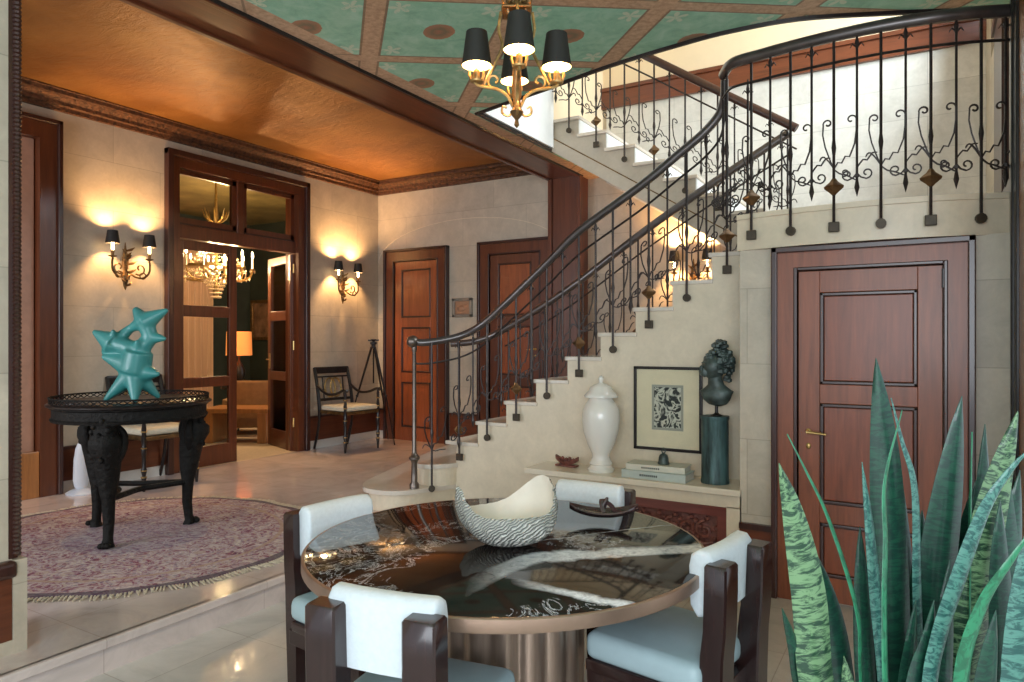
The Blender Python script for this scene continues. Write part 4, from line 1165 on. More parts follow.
# framed print on the wall
c = P_on(668, 409, 4.735)
fr = empty('framed_print', (c.x, 4.737, 1.05), 0, 'black-framed black and white print with wide ivory mat behind the books', 'picture')
fw2, fh2 = .243, .292
b = MB()
for s in (-1, 1):
    b.box(min(s * fw2, s * (fw2 - .020)), max(s * fw2, s * (fw2 - .020)), -.028, 0, -fh2, fh2, .003)
    b.box(-fw2, fw2, -.028, 0, min(s * fh2, s * (fh2 - .020)), max(s * fh2, s * (fh2 - .020)), .003)
b.build('frame', M['black_wood'], fr)
b = MB(); b.box(-fw2 + .018, fw2 - .018, -.014, -.004, -fh2 + .018, fh2 - .018); b.build('mat_board', M['paper'], fr)
def print_mat():
    m, nt, N, L, B = new_mat('abstract_ink_print')
    vec = coords(N, L)
    n = noise(N, L, vec, 9, 3, 0.5, 2.5)
    L.new(ramp(N, L, n, [(.44, (.02, .02, .02)), (.47, (.30, .28, .25)), (.53, (.68, .62, .54)), (.60, (.60, .55, .47)), (.62, (.03, .03, .03))]), B.inputs['Base Color'])
    B.inputs['Roughness'].default_value = .6
    return m
b = MB(); b.box(-.112, .112, -.0155, -.0142, -.150, .165); b.build('print_border', simple('grey_print_border', (.38, .35, .31), .7, var=.05), fr)
b = MB(); b.box(-.095, .095, -.0165, -.0156, -.132, .148); b.build('print', print_mat(), fr)
b = MB(); b.box(-fw2 + .018, fw2 - .018, -.022, -.020, -fh2 + .018, fh2 - .018); b.build('glazing', M['glass'], fr)

# books and bell
def book(name, c, w_, d_, h_, rz, mat, label):
    r = empty(name, c, rz, label, 'book', 'books stacked on the ledge')
    b = MB(); b.box(-w_ / 2, w_ / 2, -d_ / 2, d_ / 2, 0, .004); b.box(-w_ / 2, w_ / 2, -d_ / 2, d_ / 2, h_ - .004, h_); b.box(-w_ / 2, w_ / 2, -d_ / 2 - .002, -d_ / 2 + .004, 0, h_, .002)
    b.build('cover', mat, r)
    b = MB(); b.box(-w_ / 2 + .006, w_ / 2 - .006, -d_ / 2 + .006, d_ / 2 - .006, .004, h_ - .004); b.build('pages', M['pages'], r)
    b = MB()
    for k in range(9): b.box(-.09 + k * .014, -.082 + k * .014, -d_ / 2 - .0032, -d_ / 2 - .0018, h_ * .35, h_ * .62)
    b.build('spine_marks', M['black_cloth'], r, label='row of small dark marks on the spine')
    return r
c1 = P_on(658, 475, 4.53); c1.z = LZ
book('book', c1, .44, .20, .052, -.02, M['book_grey'], 'large grey-green book lying at the bottom of the stack on the ledge')
c2 = Vector((c1.x + .0, c1.y + .01, LZ + .052))
book('book', c2, .40, .17, .040, .04, M['book_cream'], 'cream book lying on top of the grey-green one')
c3 = Vector((c2.x + .035, c2.y, LZ + .092))
bl = empty('hand_bell', c3, 0, 'small green-bronze bell standing on the stacked books', 'bell')
b = MB(); b.lathe([(.036, 0), (.040, .006), (.034, .018), (.032, .045), (.026, .062), (.012, .072), (.002, .074)], (0, 0, 0), 18); b.build('bell_body', M['bronze_green'], bl, smooth=True)
b = MB(); b.tube([(.012 * math.cos(t), 0, .088 + .014 * math.sin(t)) for t in [2 * PI * q / 12 for q in range(13)]], .004, 6); b.ball((0, 0, .108), .006, 6); b.build('ring_handle', M['bronze_green'], bl, smooth=True)

# pedestal and bust
c = P_on(715, 480, 4.56); c.z = LZ
at('pedestal', c, 'streaked green-blue cylindrical pedestal under the bust, at the right end of the ledge', 'pedestal', mb=(lambda m: m.lathe([(.002, 0), (.088, 0), (.090, .01), (.086, .03), (.085, .40), (.090, .415), (.090, .432), (.002, .433)], c, 32))(MB(c)), mat=M['verdigris'], smooth=True)
pz = LZ + .433
bu = empty('bronze_bust', (c.x + .01, c.y, pz), 0, 'green-bronze bust with curly hair on the streaked pedestal', 'bust')
b = MB(); b.lathe([(.002, 0), (.03, 0), (.03, .008), (.010, .012), (.010, .09), (.002, .09)], (0, 0, 0), 12); b.build('post', M['black_wood'], bu)
b = MB()
# chest fragment
R = []
for z, rx, ry, x, y in ((.062, .012, .012, .01, 0), (.075, .045, .035, .005, 0), (.105, .068, .045, 0, 0), (.135, .076, .046, 0, 0), (.160, .085, .042, .0, 0), (.180, .060, .038, 0, .0), (.20, .042, .036, -.002, 0), (.235, .036, .036, -.006, -.002), (.27, .036, .040, -.010, -.004)):
    R.append([(x + rx * math.cos(2 * PI * i / 16), y + ry * math.sin(2 * PI * i / 16), z) for i in range(16)])
b.rings(R)
b.ball((-.014, -.006, .315), .070, 14, (.85, .95, 1.2))          # skull and face
b.ball((-.050, -.040, .285), .030, 8, (1, .9, 1.2)); b.ball((-.062, -.056, .305), .013, 8, (.9, 1.3, 1.7))   # cheek, nose
b.ball((-.040, -.042, .282), .014, 8); b.ball((-.044, -.046, .342), .016, 8, (1.4, .8, .5))
b.build('head_and_chest', M['bronze_green'], bu, smooth=True)
remesh(bpy.context.scene.objects[-1] if False else bu.children[-1], .006, 5)
b = MB()
rnd = random.Random(3)
for k in range(150):
    a = rnd.uniform(0, 2 * PI); e = rnd.uniform(-.6, 1.5)
    x = .012 + .074 * math.cos(a) * math.cos(e) * .9; y = .010 + .066 * math.sin(a) * math.cos(e); z = .335 + .092 * math.sin(e)
    if x < -.02 and y < -.02 and z < .36: continue
    b.ball((x, y, z), rnd.uniform(.013, .020), 6)
for k in range(26):
    b.ball((.052 + rnd.uniform(-.016, .018), rnd.uniform(-.03, .03), .23 + k * .0072), rnd.uniform(.012, .019), 6)
for k in range(18): b.ball((.010 + rnd.uniform(-.03, .035), rnd.uniform(-.03, .03), .425 + rnd.uniform(0, .055)), rnd.uniform(.012, .019), 6)
b.build('curly_hair', M['bronze_green'], bu, smooth=True)
bu.scale = (1.28, 1.2, 1.0)

# ================================================================ HALL: RUG, CENTRE TABLE, SCULPTURE
rc = Vector((-4.72, 2.85, ZH))
rg = empty('oval_rug', rc, 0, 'oval patterned red and cream oriental rug under the black hall table', 'rug')
n = 120
def ov(k, z, a_=1.25, b_=1.15, wv=.012):
    return [(a_ * k * math.cos(2 * PI * i / n) * (1 + wv * math.sin(16 * 2 * PI * i / n)), b_ * k * math.sin(2 * PI * i / n) * (1 + wv * math.sin(16 * 2 * PI * i / n)), z) for i in range(n)]
b = MB(); b.rings([ov(1, 0), ov(1, .010), ov(.985, .013)], cap=True); b.build('pile', M['rug'], rg)
b = MB(); rnd = random.Random(5)
for i in range(420):
    a = 2 * PI * i / 420; w1 = 1 + .012 * math.sin(16 * a)
    r0 = Vector((1.25 * w1 * math.cos(a), 1.15 * w1 * math.sin(a), .006)); d = Vector((math.cos(a), math.sin(a), 0))
    t = Vector((-math.sin(a), math.cos(a), 0)) * rnd.uniform(-.02, .02)
    b.tube([r0 - d * .01, r0 + d * .03 + t * .5 + Vector((0, 0, .003)), r0 + d * rnd.uniform(.05, .075) + t], [.006, .006, .004], 4)
b.build('fringe', M['fringe'], rg, label='ivory fringe').__setitem__('kind', 'stuff')

HT = W(-2.68, 4.94, ZH + .015)
ht = empty('centre_table', HT, YAW, 'round black carved hall table with pierced gallery on the rug', 'table')
th = 1.105 - ZH - .015
b = MB(); b.lathe([(.002, th - .03), (.50, th - .03), (.515, th - .022), (.518, th - .012), (.50, th), (.002, th)], (0, 0, 0), 64); b.build('tabletop', M['black_wood'], ht, smooth=True)
b = MB(); b.lathe([(.40, th - .125), (.485, th - .125), (.492, th - .11), (.480, th - .10), (.480, th - .045), (.495, th - .035), (.495, th - .03), (.40, th - .03)], (0, 0, 0), 64, mod=lambda a, z: 1 + (.006 * math.sin(a * 30) if th - .11 < z < th - .04 else 0))
b.build('apron', M['carved_black'], ht, smooth=True)
b = MB()
for i in range(64):
    a = 2 * PI * i / 64; a2 = a + 2 * PI / 64
    p = lambda q, z: (.495 * math.cos(q), .495 * math.sin(q), th + z)
    b.tube([p(a, 0), p(a2, .030)], .004, 4); b.tube([p(a2, 0), p(a, .030)], .004, 4)
b.tube([(.495 * math.cos(2 * PI * i / 64), .495 * math.sin(2 * PI * i / 64), th + .033) for i in range(65)], .006, 5)
b.build('gallery', M['carved_black'], ht, label='pierced lattice gallery')
legs = [(.045, -.385), (-.35, .15), (.30, .23)]
for lx, ly in legs:
    b = MB(); aa = math.atan2(ly, lx); k = Vector((math.cos(aa), math.sin(aa), 0))
    def lp(r, z, rad, n=12):
        c = Vector((lx, ly, z)) + k * r
        return [(c.x + rad * (1 + .12 * math.sin(5 * 2 * PI * i / n)) * math.cos(2 * PI * i / n), c.y + rad * (1 + .12 * math.sin(5 * 2 * PI * i / n)) * math.sin(2 * PI * i / n), c.z) for i in range(n)]
    b.rings([lp(-.01, .0, .040), lp(0, .03, .036), lp(-.01, .06, .030), lp(-.02, .16, .034), lp(-.015, .30, .040), lp(-.01, .42, .062), lp(.0, .52, .075), lp(.01, .60, .085), lp(.03, .66, .100), lp(.035, .71, .095), lp(.02, .75, .070), lp(.02, .79, .080), lp(.015, .83, .085), lp(.01, th - .12, .095)])
    # paw foot
    for q in (-1, 0, 1):
        d = k * .045 + Vector((-k.y, k.x, 0)) * .020 * q
        b.ball(Vector((lx, ly, .022)) + d, .022, 8, (1, 1, .9))
    # wings and mane of the carved figure
    sd = Vector((-k.y, k.x, 0))
    for q in (-1, 1):
        b.tube(catmull([Vector((lx, ly, .50)) + sd * q * .03, Vector((lx, ly, .60)) + sd * q * .075 + k * -.02, Vector((lx, ly, .72)) + sd * q * .095 + k * -.03, Vector((lx, ly, .80)) + sd * q * .06], 3), [.012, .018, .024, .03, .032, .03, .026, .022, .018, .012], 6)
    for q in range(22):
        a = q * 2.4
        b.ball(Vector((lx, ly, .58 + q * .012)) + k * (.065 + .025 * math.cos(a)) + sd * .065 * math.sin(a), .022, 6)
    b.ball(Vector((lx, ly, .765)) + k * .055, .032, 8, (1, 1, 1.2))
    b.build('leg', M['carved_black'], ht, smooth=True, ang=70, label='carved figure leg with paw foot')
b = MB()
for i in range(3):
    p, q = Vector((*legs[i], .31)), Vector((*legs[(i + 1) % 3], .31))
    m_ = (p + q) / 2 * (.45 if i != 1 else .8); m_.z = .31
    b.tube(catmull([p, (p + m_) / 2 * 1.0, m_, (q + m_) / 2, q], 4), .020, 6, up=(0, 0, 1), sx=1.1)
b.build('stretcher', M['carved_black'], ht, smooth=True)

# teal sculpture: coordinates read in table-aligned axes (x right, z up), depths its own
SCc = W(-2.570, 4.73, 1.105)
sc = empty('abstract_sculpture', SCc, YAW, 'teal glazed abstract spiky sculpture with an open hole on the hall table', 'sculpture')
K = .00109
def SP(px, py, y=0): return Vector(((px - 315) * K, y, (635 - py) * K + .004))
b = MB()
def ln(p, q, r0, r1, n=20):
    r0 = r0 * 1.12; r1 = max(r1 * 1.2, .013)
    b.tube([p, p * .5 + q * .5, q], [r0, (r0 + r1) * .50, r1], n)
A, Bn, Cn, Dn, E, F = SP(335, 450), SP(365, 320, -.01), SP(205, 270, .0), SP(395, 140), SP(435, 235), SP(300, 178, .02)
for p, r in ((A, .105), (Bn, .076), (Cn, .080), (Dn, .062), (E, .050)): b.ball(p, r, 20, (1, .75, 1))
ln(A, Bn, .090, .075); ln(Bn, Cn, .050, .050); ln(Cn, F, .045, .024); ln(F, Dn, .024, .048); ln(Dn, E, .050, .040); ln(E, Bn, .042, .050)
ln(A, SP(165, 628, -.04), .070, .012); ln(A, SP(378, 632, -.09), .072, .014); ln(A, SP(465, 615, .05), .065, .012); ln(A, SP(290, 600, .09), .05, .012)
ln(SP(320, 410), SP(145, 352, -.03), .085, .006); ln(SP(360, 450), SP(500, 462, -.02), .078, .008)
ln(Cn, SP(78, 196, -.01), .075, .008); ln(Cn, SP(134, 345, .01), .072, .014); ln(Cn, SP(232, 190, -.06), .045, .005)
ln(Dn, SP(332, 52, .0), .058, .016); ln(Dn, SP(536, 62, .01), .066, .008); ln(E, SP(530, 245, .0), .044, .006)
ln(Bn, SP(388, 255, -.08), .05, .006); ln(SP(330, 400), SP(340, 440, -.10), .05, .01)
o = b.build('body', M['teal_resin'], sc, smooth=True)
remesh(o, .006, 22, .6)

# ================================================================ HALL CHAIRS, TRIPOD, SMALL THINGS
def make_armchair():
    r = empty('hall_armchair', (0, 0, 0), 0, 'x', 'chair', 'black and gilt armchairs of the hall')
    b = MB(); b.box(-.27, .27, -.24, .27, .455, .495, .01); b.build('seat_rail', M['gilt'], r)
    b = MB(); b.box(-.262, .262, -.22, .262, .495, .56, .028); b.build('seat_cushion', M['cream_seat'], r, smooth=True, ang=60)
    for s in (-1, 1):
        b = MB(); x = s * .265; y = .25
        b.lathe([(.012, 0), (.016, .06), (.022, .12), (.015, .14), (.024, .18), (.024, .20), (.016, .22), (.020, .34), (.026, .38), (.018, .40), (.024, .47), (.018, .52), (.022, .56), (.014, .62), (.018, .70), (.012, .75)], (x, y, 0), 10)
        lg_ = b.build('leg', M['black_wood'], r, smooth=True)
        for z in (.13, .19, .39, .54, .64):
            b = MB(); b.lathe([(.018, z - .008), (.027, z - .004), (.027, z + .004), (.018, z + .008)], (x, y, 0), 10)
            b.build('gilt_ring', M['gold'], lg_, smooth=True)
        b = MB(); b.tube(catmull([(x, -.34, 0), (x, -.27, .22), (x, -.235, .46), (x, -.27, .74), (x * .98, -.34, 1.02)], 5), [.016] * 10 + [.022] * 11, 6); b.build('leg', M['black_wood'], r, smooth=True)
        b = MB(); b.tube(catmull([(x, -.285, .80), (x, -.20, .745), (x, -.08, .70), (x, .08, .71), (x, .22, .755), (x, .28, .75)], 4), .017, 6); b.ball((x, .275, .752), .026, 8); b.build('armrest', M['black_wood'], r, smooth=True)
    b = MB(); b.box(-.27, .27, -.355, -.315, .945, 1.03, .012); b.build('top_rail', M['black_wood'], r, smooth=True)
    b = MB(); b.box(-.25, .25, -.285, -.26, .60, .635, .006); b.build('back_rail', M['black_wood'], r, smooth=True)
    b = MB(); b.box(-.25, .25, -.325, -.300, .895, .915, .004); b.build('back_rail', M['black_wood'], r, smooth=True)
    b = MB()
    for cx, cz, rx, rz in ((-.045, .765, .085, .12), (.045, .765, .085, .12), (0, .765, .035, .10)):
        b.tube([(cx + rx * math.cos(t), -.285 - (cz + rz * math.sin(t) - .62) * .12, cz + rz * math.sin(t)) for t in [2 * PI * q / 20 for q in range(21)]], .011, 6)
    b.build('oval_splat', M['gold'], r, smooth=True, label='interlaced gilt ovals')
    for x in (-.16, .16):
        b = MB(); b.tube([(x, -.275, .62), (x, -.315, .90)], .009, 6); b.build('back_bar', M['black_wood'], r)
    return r
ac = make_armchair(); ac.location = (-6.29, 6.55, ZH); ac.rotation_euler.z = -PI / 2 - .10
ac['label'] = 'black and gilt armchair with oval back beside the tripod'
ac2 = copy_tree(ac); ac2.location = (-6.33, 4.0, ZH); ac2.rotation_euler.z = -PI / 2
ac2['label'] = 'black and gilt chair with cream seat, standing behind the round black table'

tpw = W(-1.84, 9.30, ZH)
tp = empty('tripod', tpw, YAW, 'tall thin black tripod standing in the hall corner', 'tripod')
b = MB(); b.lathe([(.002, 1.26), (.028, 1.27), (.028, 1.31), (.045, 1.32), (.045, 1.345), (.015, 1.35), (.04, 1.375), (.04, 1.385), (.002, 1.387)], (0, 0, 0), 12); b.tube([(0, 0, 1.26), (0, 0, .80)], .010, 6)
b.box(-.07, .07, -.02, .02, 1.36, 1.38, .004); b.build('head', M['black_wood'], tp)
for a in (-2.7, -.55, 1.2):
    b = MB(); c_, s_ = math.cos(a), math.sin(a)
    b.tube([(.025 * c_, .025 * s_, 1.28), (.22 * c_, .22 * s_, .62)], [.016, .013], 6); b.tube([(.22 * c_, .22 * s_, .64), (.37 * c_, .37 * s_, 0.006)], [.010, .008], 6)
    b.ball((.22 * c_, .22 * s_, .64), .02, 6); b.build('leg', M['black_wood'], tp, smooth=True)

pc = Vector((-6.50, 3.42, ZH))
pf = empty('air_purifier', pc, 0, 'white curved upright fan on a round base by the hall wall', 'fan')
b = MB(); b.lathe([(.002, 0), (.125, 0), (.13, .012), (.10, .03), (.03, .045), (.002, .046)], (0, 0, 0), 28); b.build('base', M['white_plastic'], pf, smooth=True)
b = MB()
R = []
for z, wd_ in ((.03, .035), (.06, .055), (.12, .068), (.30, .070), (.40, .064), (.45, .050), (.48, .025), (.487, .004)):
    R.append([(.045 * (wd_ / .07) * math.cos(2 * PI * i / 16) + .05 * ((z - .03) / .45) ** 2 - .02, wd_ * math.sin(2 * PI * i / 16), z) for i in range(16)])
b.rings(R); b.build('body', M['white_plastic'], pf, smooth=True)

# small relief in a silver frame between the hall doors
cx_ = P_on(463, 300, YB).x
rf = empty('relief_frame', (cx_, YB, 1.955), 0, 'small carved relief in a silver-grey frame between the two hall doors', 'picture')
b = MB()
for s in (-1, 1):
    b.box(min(s * .155, s * .115), max(s * .155, s * .115), -.035, 0, -.125, .125, .006); b.box(-.155, .155, -.035, 0, min(s * .125, s * .085), max(s * .125, s * .085), .006)
b.build('frame', simple('silver_frame', (.30, .26, .21), .4, .4), rf)
b = MB(); b.box(-.115, .115, -.012, 0, -.085, .085); b.ball((-.02, -.012, -.01), .05, 10, (1.3, .3, .8)); b.ball((.04, -.012, .02), .03, 10, (1.3, .3, .7)); b.build('relief', simple('terracotta_relief', (.38, .20, .11), .6), rf, smooth=True)

# ================================================================ SITTING ROOM BEYOND THE GLAZED DOORS
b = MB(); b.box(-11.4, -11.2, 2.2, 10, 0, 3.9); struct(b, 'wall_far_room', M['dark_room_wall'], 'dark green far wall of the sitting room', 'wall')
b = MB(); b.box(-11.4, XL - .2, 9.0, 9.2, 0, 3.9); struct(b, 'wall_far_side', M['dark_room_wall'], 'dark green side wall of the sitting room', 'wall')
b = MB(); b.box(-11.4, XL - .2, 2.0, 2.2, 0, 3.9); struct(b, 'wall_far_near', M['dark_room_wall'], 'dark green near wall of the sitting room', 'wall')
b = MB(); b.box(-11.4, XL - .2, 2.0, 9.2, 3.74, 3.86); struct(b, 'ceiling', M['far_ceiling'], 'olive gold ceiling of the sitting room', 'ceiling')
# curtains
for y0, y1, lab in ((5.9, 8.05, 'tan pleated curtain in the sitting room, behind the glass panes'),):
    b = MB(); n_ = 120
    ra = [(-11.05 + .05 * math.sin(i * .9), y0 + (y1 - y0) * i / n_) for i in range(n_ + 1)]
    A_ = [b.v((x, y, ZH)) for x, y in ra]; B_ = [b.v((x, y, 3.5)) for x, y in ra]
    A2 = [b.v((x - .02, y, ZH)) for x, y in ra]; B2 = [b.v((x - .02, y, 3.5)) for x, y in ra]
    for i in range(n_):
        b.f([A_[i], A_[i + 1], B_[i + 1], B_[i]]); b.f([A2[i], B2[i], B2[i + 1], A2[i + 1]]); b.f([A_[i], B_[i], B2[i], A2[i]]) if i == 0 else None
    o = b.build('curtain', M['curtain'], smooth=True, label=lab, cat='curtain')
# crystal chandelier
cc = Vector((-8.30, 5.02, 0)); tt = -.4214
dcc = 9.3
cc = W((216 - 512) / 700 * dcc, dcc, 0); zc = H + (341 - 270) / 700 * dcc
fc = empty('crystal_chandelier', (cc.x, cc.y, zc), 0, 'glittering crystal chandelier with candle lights beyond the glazed doors', 'chandelier')
b = MB(); b.lathe([(.002, -.38), (.03, -.36), (.05, -.30), (.02, -.2), (.03, 0), (.02, .3), (.05, .55), (.02, .8), (.012, 3.74 - zc)], (0, 0, 0), 10); b.build('stem', M['brass'], fc, smooth=True)
b = MB(); rnd = random.Random(9)
for ring, (r0, z0, r1, z1, cnt) in enumerate(((.08, .55, .34, .05, 26), (.36, -.02, .06, -.36, 26))):
    for i in range(cnt):
        a = 2 * PI * i / cnt
        for j in range(11):
            t = j / 10; r = r0 + (r1 - r0) * (t ** 1.4 if ring == 0 else (1 - (1 - t) ** 1.6) * .9 + .1 * t); z = z0 + (z1 - z0) * (t if ring == 0 else t ** 1.6)
            b.ball((r * math.cos(a), r * math.sin(a), z), .017, 4)
for i in range(46):
    a = rnd.uniform(0, 2 * PI); r = rnd.uniform(.34, .50)
    b.ball((r * math.cos(a), r * math.sin(a), rnd.uniform(-.14, .0)), .020, 4, (.8, .8, 1.5))
b.build('crystal_drops', M['crystal'], fc)['kind'] = 'stuff'
b = MB(); b.lathe([(.34, .02), (.37, .03), (.37, .06), (.34, .05)], (0, 0, 0), 30); b.build('ring', M['brass'], fc)
b = MB()
for q in range(8):
    a = 2 * PI * q / 8; b.tube(catmull([(.03 * math.cos(a), .03 * math.sin(a), .62), (.12 * math.cos(a), .12 * math.sin(a), .68), (.17 * math.cos(a), .17 * math.sin(a), .80)], 3), [.014] * 5 + [.008, .004], 5)
b.build('crown', M['brass'], fc, smooth=True)
for q in range(12):
    a = 2 * PI * q / 12 + .1; r = .47
    b = MB(); b.tube(catmull([(.10 * math.cos(a), .10 * math.sin(a), -.05), (.25 * math.cos(a), .25 * math.sin(a), -.14), (.42 * math.cos(a), .42 * math.sin(a), -.10), (r * math.cos(a), r * math.sin(a), .0)], 3), .010, 5)
    b.lathe([(.004, 0), (.036, .015), (.004, .02)], (r * math.cos(a), r * math.sin(a), 0), 8)
    ar = b.build('arm', M['brass'], fc, smooth=True)
    b = MB(); b.tube([(r * math.cos(a), r * math.sin(a), .02), (r * math.cos(a), r * math.sin(a), .17)], .013, 6); b.build('candle', M['candle'], ar)
    b = MB(); b.lathe([(.003, .17), (.014, .19), (.011, .215), (.002, .245)], (r * math.cos(a), r * math.sin(a), 0), 6); b.build('flame_bulb', M['flame'], ar)
bulb('chandelier_and_fill_light', (cc.x, cc.y, zc + .05), 110, (1, .66, .34), .10)
bulb('chandelier_and_fill_light', (cc.x + .62, cc.y - .2, zc + .12), 40, (1, .66, .34), .05)
bulb('chandelier_and_fill_light', (cc.x - .62, cc.y + .6, zc + .12), 110, (1, .66, .34), .05)  # added fill lamp outside the chandelier, brightens the curtain

# lamp, side table, armchair, coffee table, picture, small card
def far(u, v, d, z=None):
    p = PX(u, v, d)
    if z is not None: p.z = z
    return p
tbp = far(239, 0, 11.2, ZH)
stb = empty('side_table', tbp, .2, 'small dark side table under the lit lamp in the sitting room', 'table')
b = MB(); b.lathe([(.002, .60), (.27, .60), (.27, .63), (.002, .63)], (0, 0, 0), 24); b.build('top', M['black_wood'], stb)
for q in range(3):
    b = MB(); a = q * 2.09; b.tube([(.2 * math.cos(a), .2 * math.sin(a), 0), (.14 * math.cos(a), .14 * math.sin(a), .60)], .018, 6); b.build('leg', M['black_wood'], stb)
lm = empty('table_lamp', tbp + Vector((0, 0, .63)), 0, 'table lamp with a glowing orange drum shade in the sitting room', 'lamp')
b = MB(); b.lathe([(.002, 0), (.08, 0), (.08, .02), (.03, .05), (.09, .16), (.10, .26), (.05, .36), (.015, .42), (.012, .56), (.002, .57)], (0, 0, 0), 20); b.build('base', M['black_wood'], lm, smooth=True)
b = MB(); b.rings([[(r * math.cos(2 * PI * i / 28), r * math.sin(2 * PI * i / 28), z) for i in range(28)] for r, z in ((.20, .50), (.19, .88), (.186, .88), (.196, .50))], cap=False); b.build('lamp_shade', M['lamp_shade'], lm, smooth=True)
bulb('table_lamp_bulb', tbp + Vector((0, 0, .63 + .70)), 5, r=.04)
ap = far(256, 0, 10.4, ZH)
ach = empty('lounge_chair', ap, -2.5 + PI, 'tan leather lounge chair with a black cushion in the sitting room', 'chair')
b = MB(); b.box(-.36, .36, -.36, .36, .12, .44, .05); b.build('seat', M['tan_leather'], ach, smooth=True, ang=50)
b = MB(); b.rings([[(-.36, -.30, .30), (.36, -.30, .30), (.36, -.44, .30), (-.36, -.44, .30)], [(-.35, -.36, .88), (.35, -.36, .88), (.35, -.48, .88), (-.35, -.48, .88)], [(-.30, -.40, .93), (.30, -.40, .93), (.30, -.46, .93), (-.30, -.46, .93)]]); b.build('backrest', M['tan_leather'], ach, smooth=True, ang=50)
for s in (-1, 1):
    b = MB(); b.box(min(s * .36, s * .46), max(s * .36, s * .46), -.40, .36, .10, .62, .03); b.build('armrest', M['tan_leather'], ach, smooth=True, ang=50)
for sx_ in (-.38, .38):
    for sy_ in (-.32, .30):
        b = MB(); b.tube([(sx_, sy_, 0), (sx_, sy_, .14)], [.018, .025], 6); b.build('leg', M['black_wood'], ach)
ach.scale = (.85, .85, .85)
cpz = ap + Vector((0.08, -.10, .392))
b = MB(cpz); b.ball((cpz.x, cpz.y, cpz.z + .19), .20, 12, (1.1, .5, .95)); at('cushion', cpz, 'black cushion on the tan lounge chair', 'cushion', mb=b, mat=M['black_cloth'], smooth=True)
kp = far(243, 0, 9.55, ZH)
ct = empty('coffee_table', kp, .5, 'low orange-brown wooden coffee table in the sitting room', 'table')
b = MB(); b.box(-.45, .45, -.28, .28, .40, .46, .008); b.build('top', M['orange_wood'], ct)
for x in (-.42, .30):
    b = MB(); b.box(x, x + .12, -.26, .26, 0, .40, .006); b.build('leg', M['orange_wood'], ct)
cdp = far(251, 0, 11.15, ZH)
pp = far(262, 322, 0.1)
# picture on the side wall
t = (263 - 512) / 700; d_ = 9.0 / (FY + RY * t); pw = PX(263, 320, d_)
pic = empty('gold_framed_picture', (pw.x, 9.0, pw.z), 0, 'dark gold-framed picture on the sitting room wall', 'picture')
b = MB()
for s in (-1, 1):
    b.box(min(s * .30, s * .24), max(s * .30, s * .24), -.05, 0, -.38, .38, .008); b.box(-.30, .30, -.05, 0, min(s * .38, s * .32), max(s * .38, s * .32), .008)
b.build('frame', M['gilt'], pic)
b = MB(); b.box(-.24, .24, -.02, 0, -.32, .32); b.build('canvas', simple('muted_canvas', (.16, .09, .05), .6, var=.7, scale=5), pic)

# ================================================================ TALL SNAKE PLANT AT THE RIGHT
PC = W(.90, 1.62, 0)
pl = empty('snake_plant', PC, YAW, 'tall potted snake plant with banded sword leaves at the right edge', 'plant')
b = MB(); b.lathe([(.002, 0), (.15, 0), (.16, .01), (.20, .36), (.215, .40), (.215, .425), (.20, .43), (.195, .40), (.002, .40)], (0, 0, 0), 40); b.build('pot', M['pot'], pl, smooth=True, ang=50)
b = MB(); b.lathe([(.002, .385), (.194, .385), (.194, .402), (.10, .412), (.002, .415)], (0, 0, 0), 24); b.build('soil', M['soil'], pl)
INV = Matrix.Rotation(-YAW, 3, 'Z')
def leaf(pxs, d0, d1, wpx, mat, twist0=0.0, twist1=0.5, rnd=random.Random(1)):
    "pxs: photo positions base..tip; wpx widest width in px"
    n = len(pxs); pts = []
    for i, (u, v) in enumerate(pxs):
        d = d0 + (d1 - d0) * i / (n - 1)
        pts.append(INV @ (PX(u, v, d) - PC))
    b0 = pts[0]
    base = Vector((max(-.14, min(.14, b0.x * .75)), max(-.13, min(.13, b0.y * .8)), .40))
    P = catmull([base] + pts, 7)
    L_ = [0]
    for a_, c_ in zip(P, P[1:]): L_.append(L_[-1] + (c_ - a_).length)
    Wd = wpx / 700 * (d0 + d1) / 2
    mb = MB(); rows = []
    uvs = []
    for i, p in enumerate(P):
        s = L_[i] / L_[-1]
        wd_ = Wd * (.42 + .58 * math.sin(min(1, s / .55) * PI / 2)) if s < .55 else Wd * (1 - ((s - .55) / .45) ** 2.3) ** .9
        wd_ = max(wd_, .0015)
        t = (P[min(i + 1, len(P) - 1)] - P[max(i - 1, 0)]).normalized()
        ang = twist0 + (twist1 - twist0) * s
        side = Vector((math.cos(ang), math.sin(ang), 0)); side = (side - t * t.dot(side)).normalized()
        nr = t.cross(side)
        th_ = .0035 * (1 - s * .6)
        row = []
        for k, q in enumerate((-1, -.5, 0, .5, 1)):
            cup = (abs(q) ** 2) * wd_ * .16
            row.append((p + side * q * wd_ / 2 + nr * (cup + th_ * (1 - abs(q) * .8)), (q * .5 + .5, s)))
        for k, q in enumerate((1, .5, 0, -.5, -1)):
            cup = (abs(q) ** 2) * wd_ * .16
            row.append((p + side * q * wd_ / 2 + nr * (cup - th_ * (1 - abs(q) * .8)), (q * .5 + .5, s)))
        rows.append(row)
    uvl = mb.bm.loops.layers.uv.new('UVMap')
    V = [[mb.v(c) for c, _ in r] for r in rows]; m_ = len(rows[0]); off = rnd.uniform(0, 5)
    for i in range(len(rows) - 1):
        for k in range(m_):
            k2 = (k + 1) % m_
            f = mb.f([V[i][k], V[i][k2], V[i + 1][k2], V[i + 1][k]])
            if f:
                for lp_, (a_, c_) in zip(f.loops, ((i, k), (i, k2), (i + 1, k2), (i + 1, k))):
                    uu, vv = rows[a_][c_][1]; lp_[uvl].uv = (uu + off, vv * L_[-1] + off)
    mb.f(V[-1]); mb.f(V[0][::-1])
    return mb.build('leaf', M[mat], pl, smooth=True, ang=60)
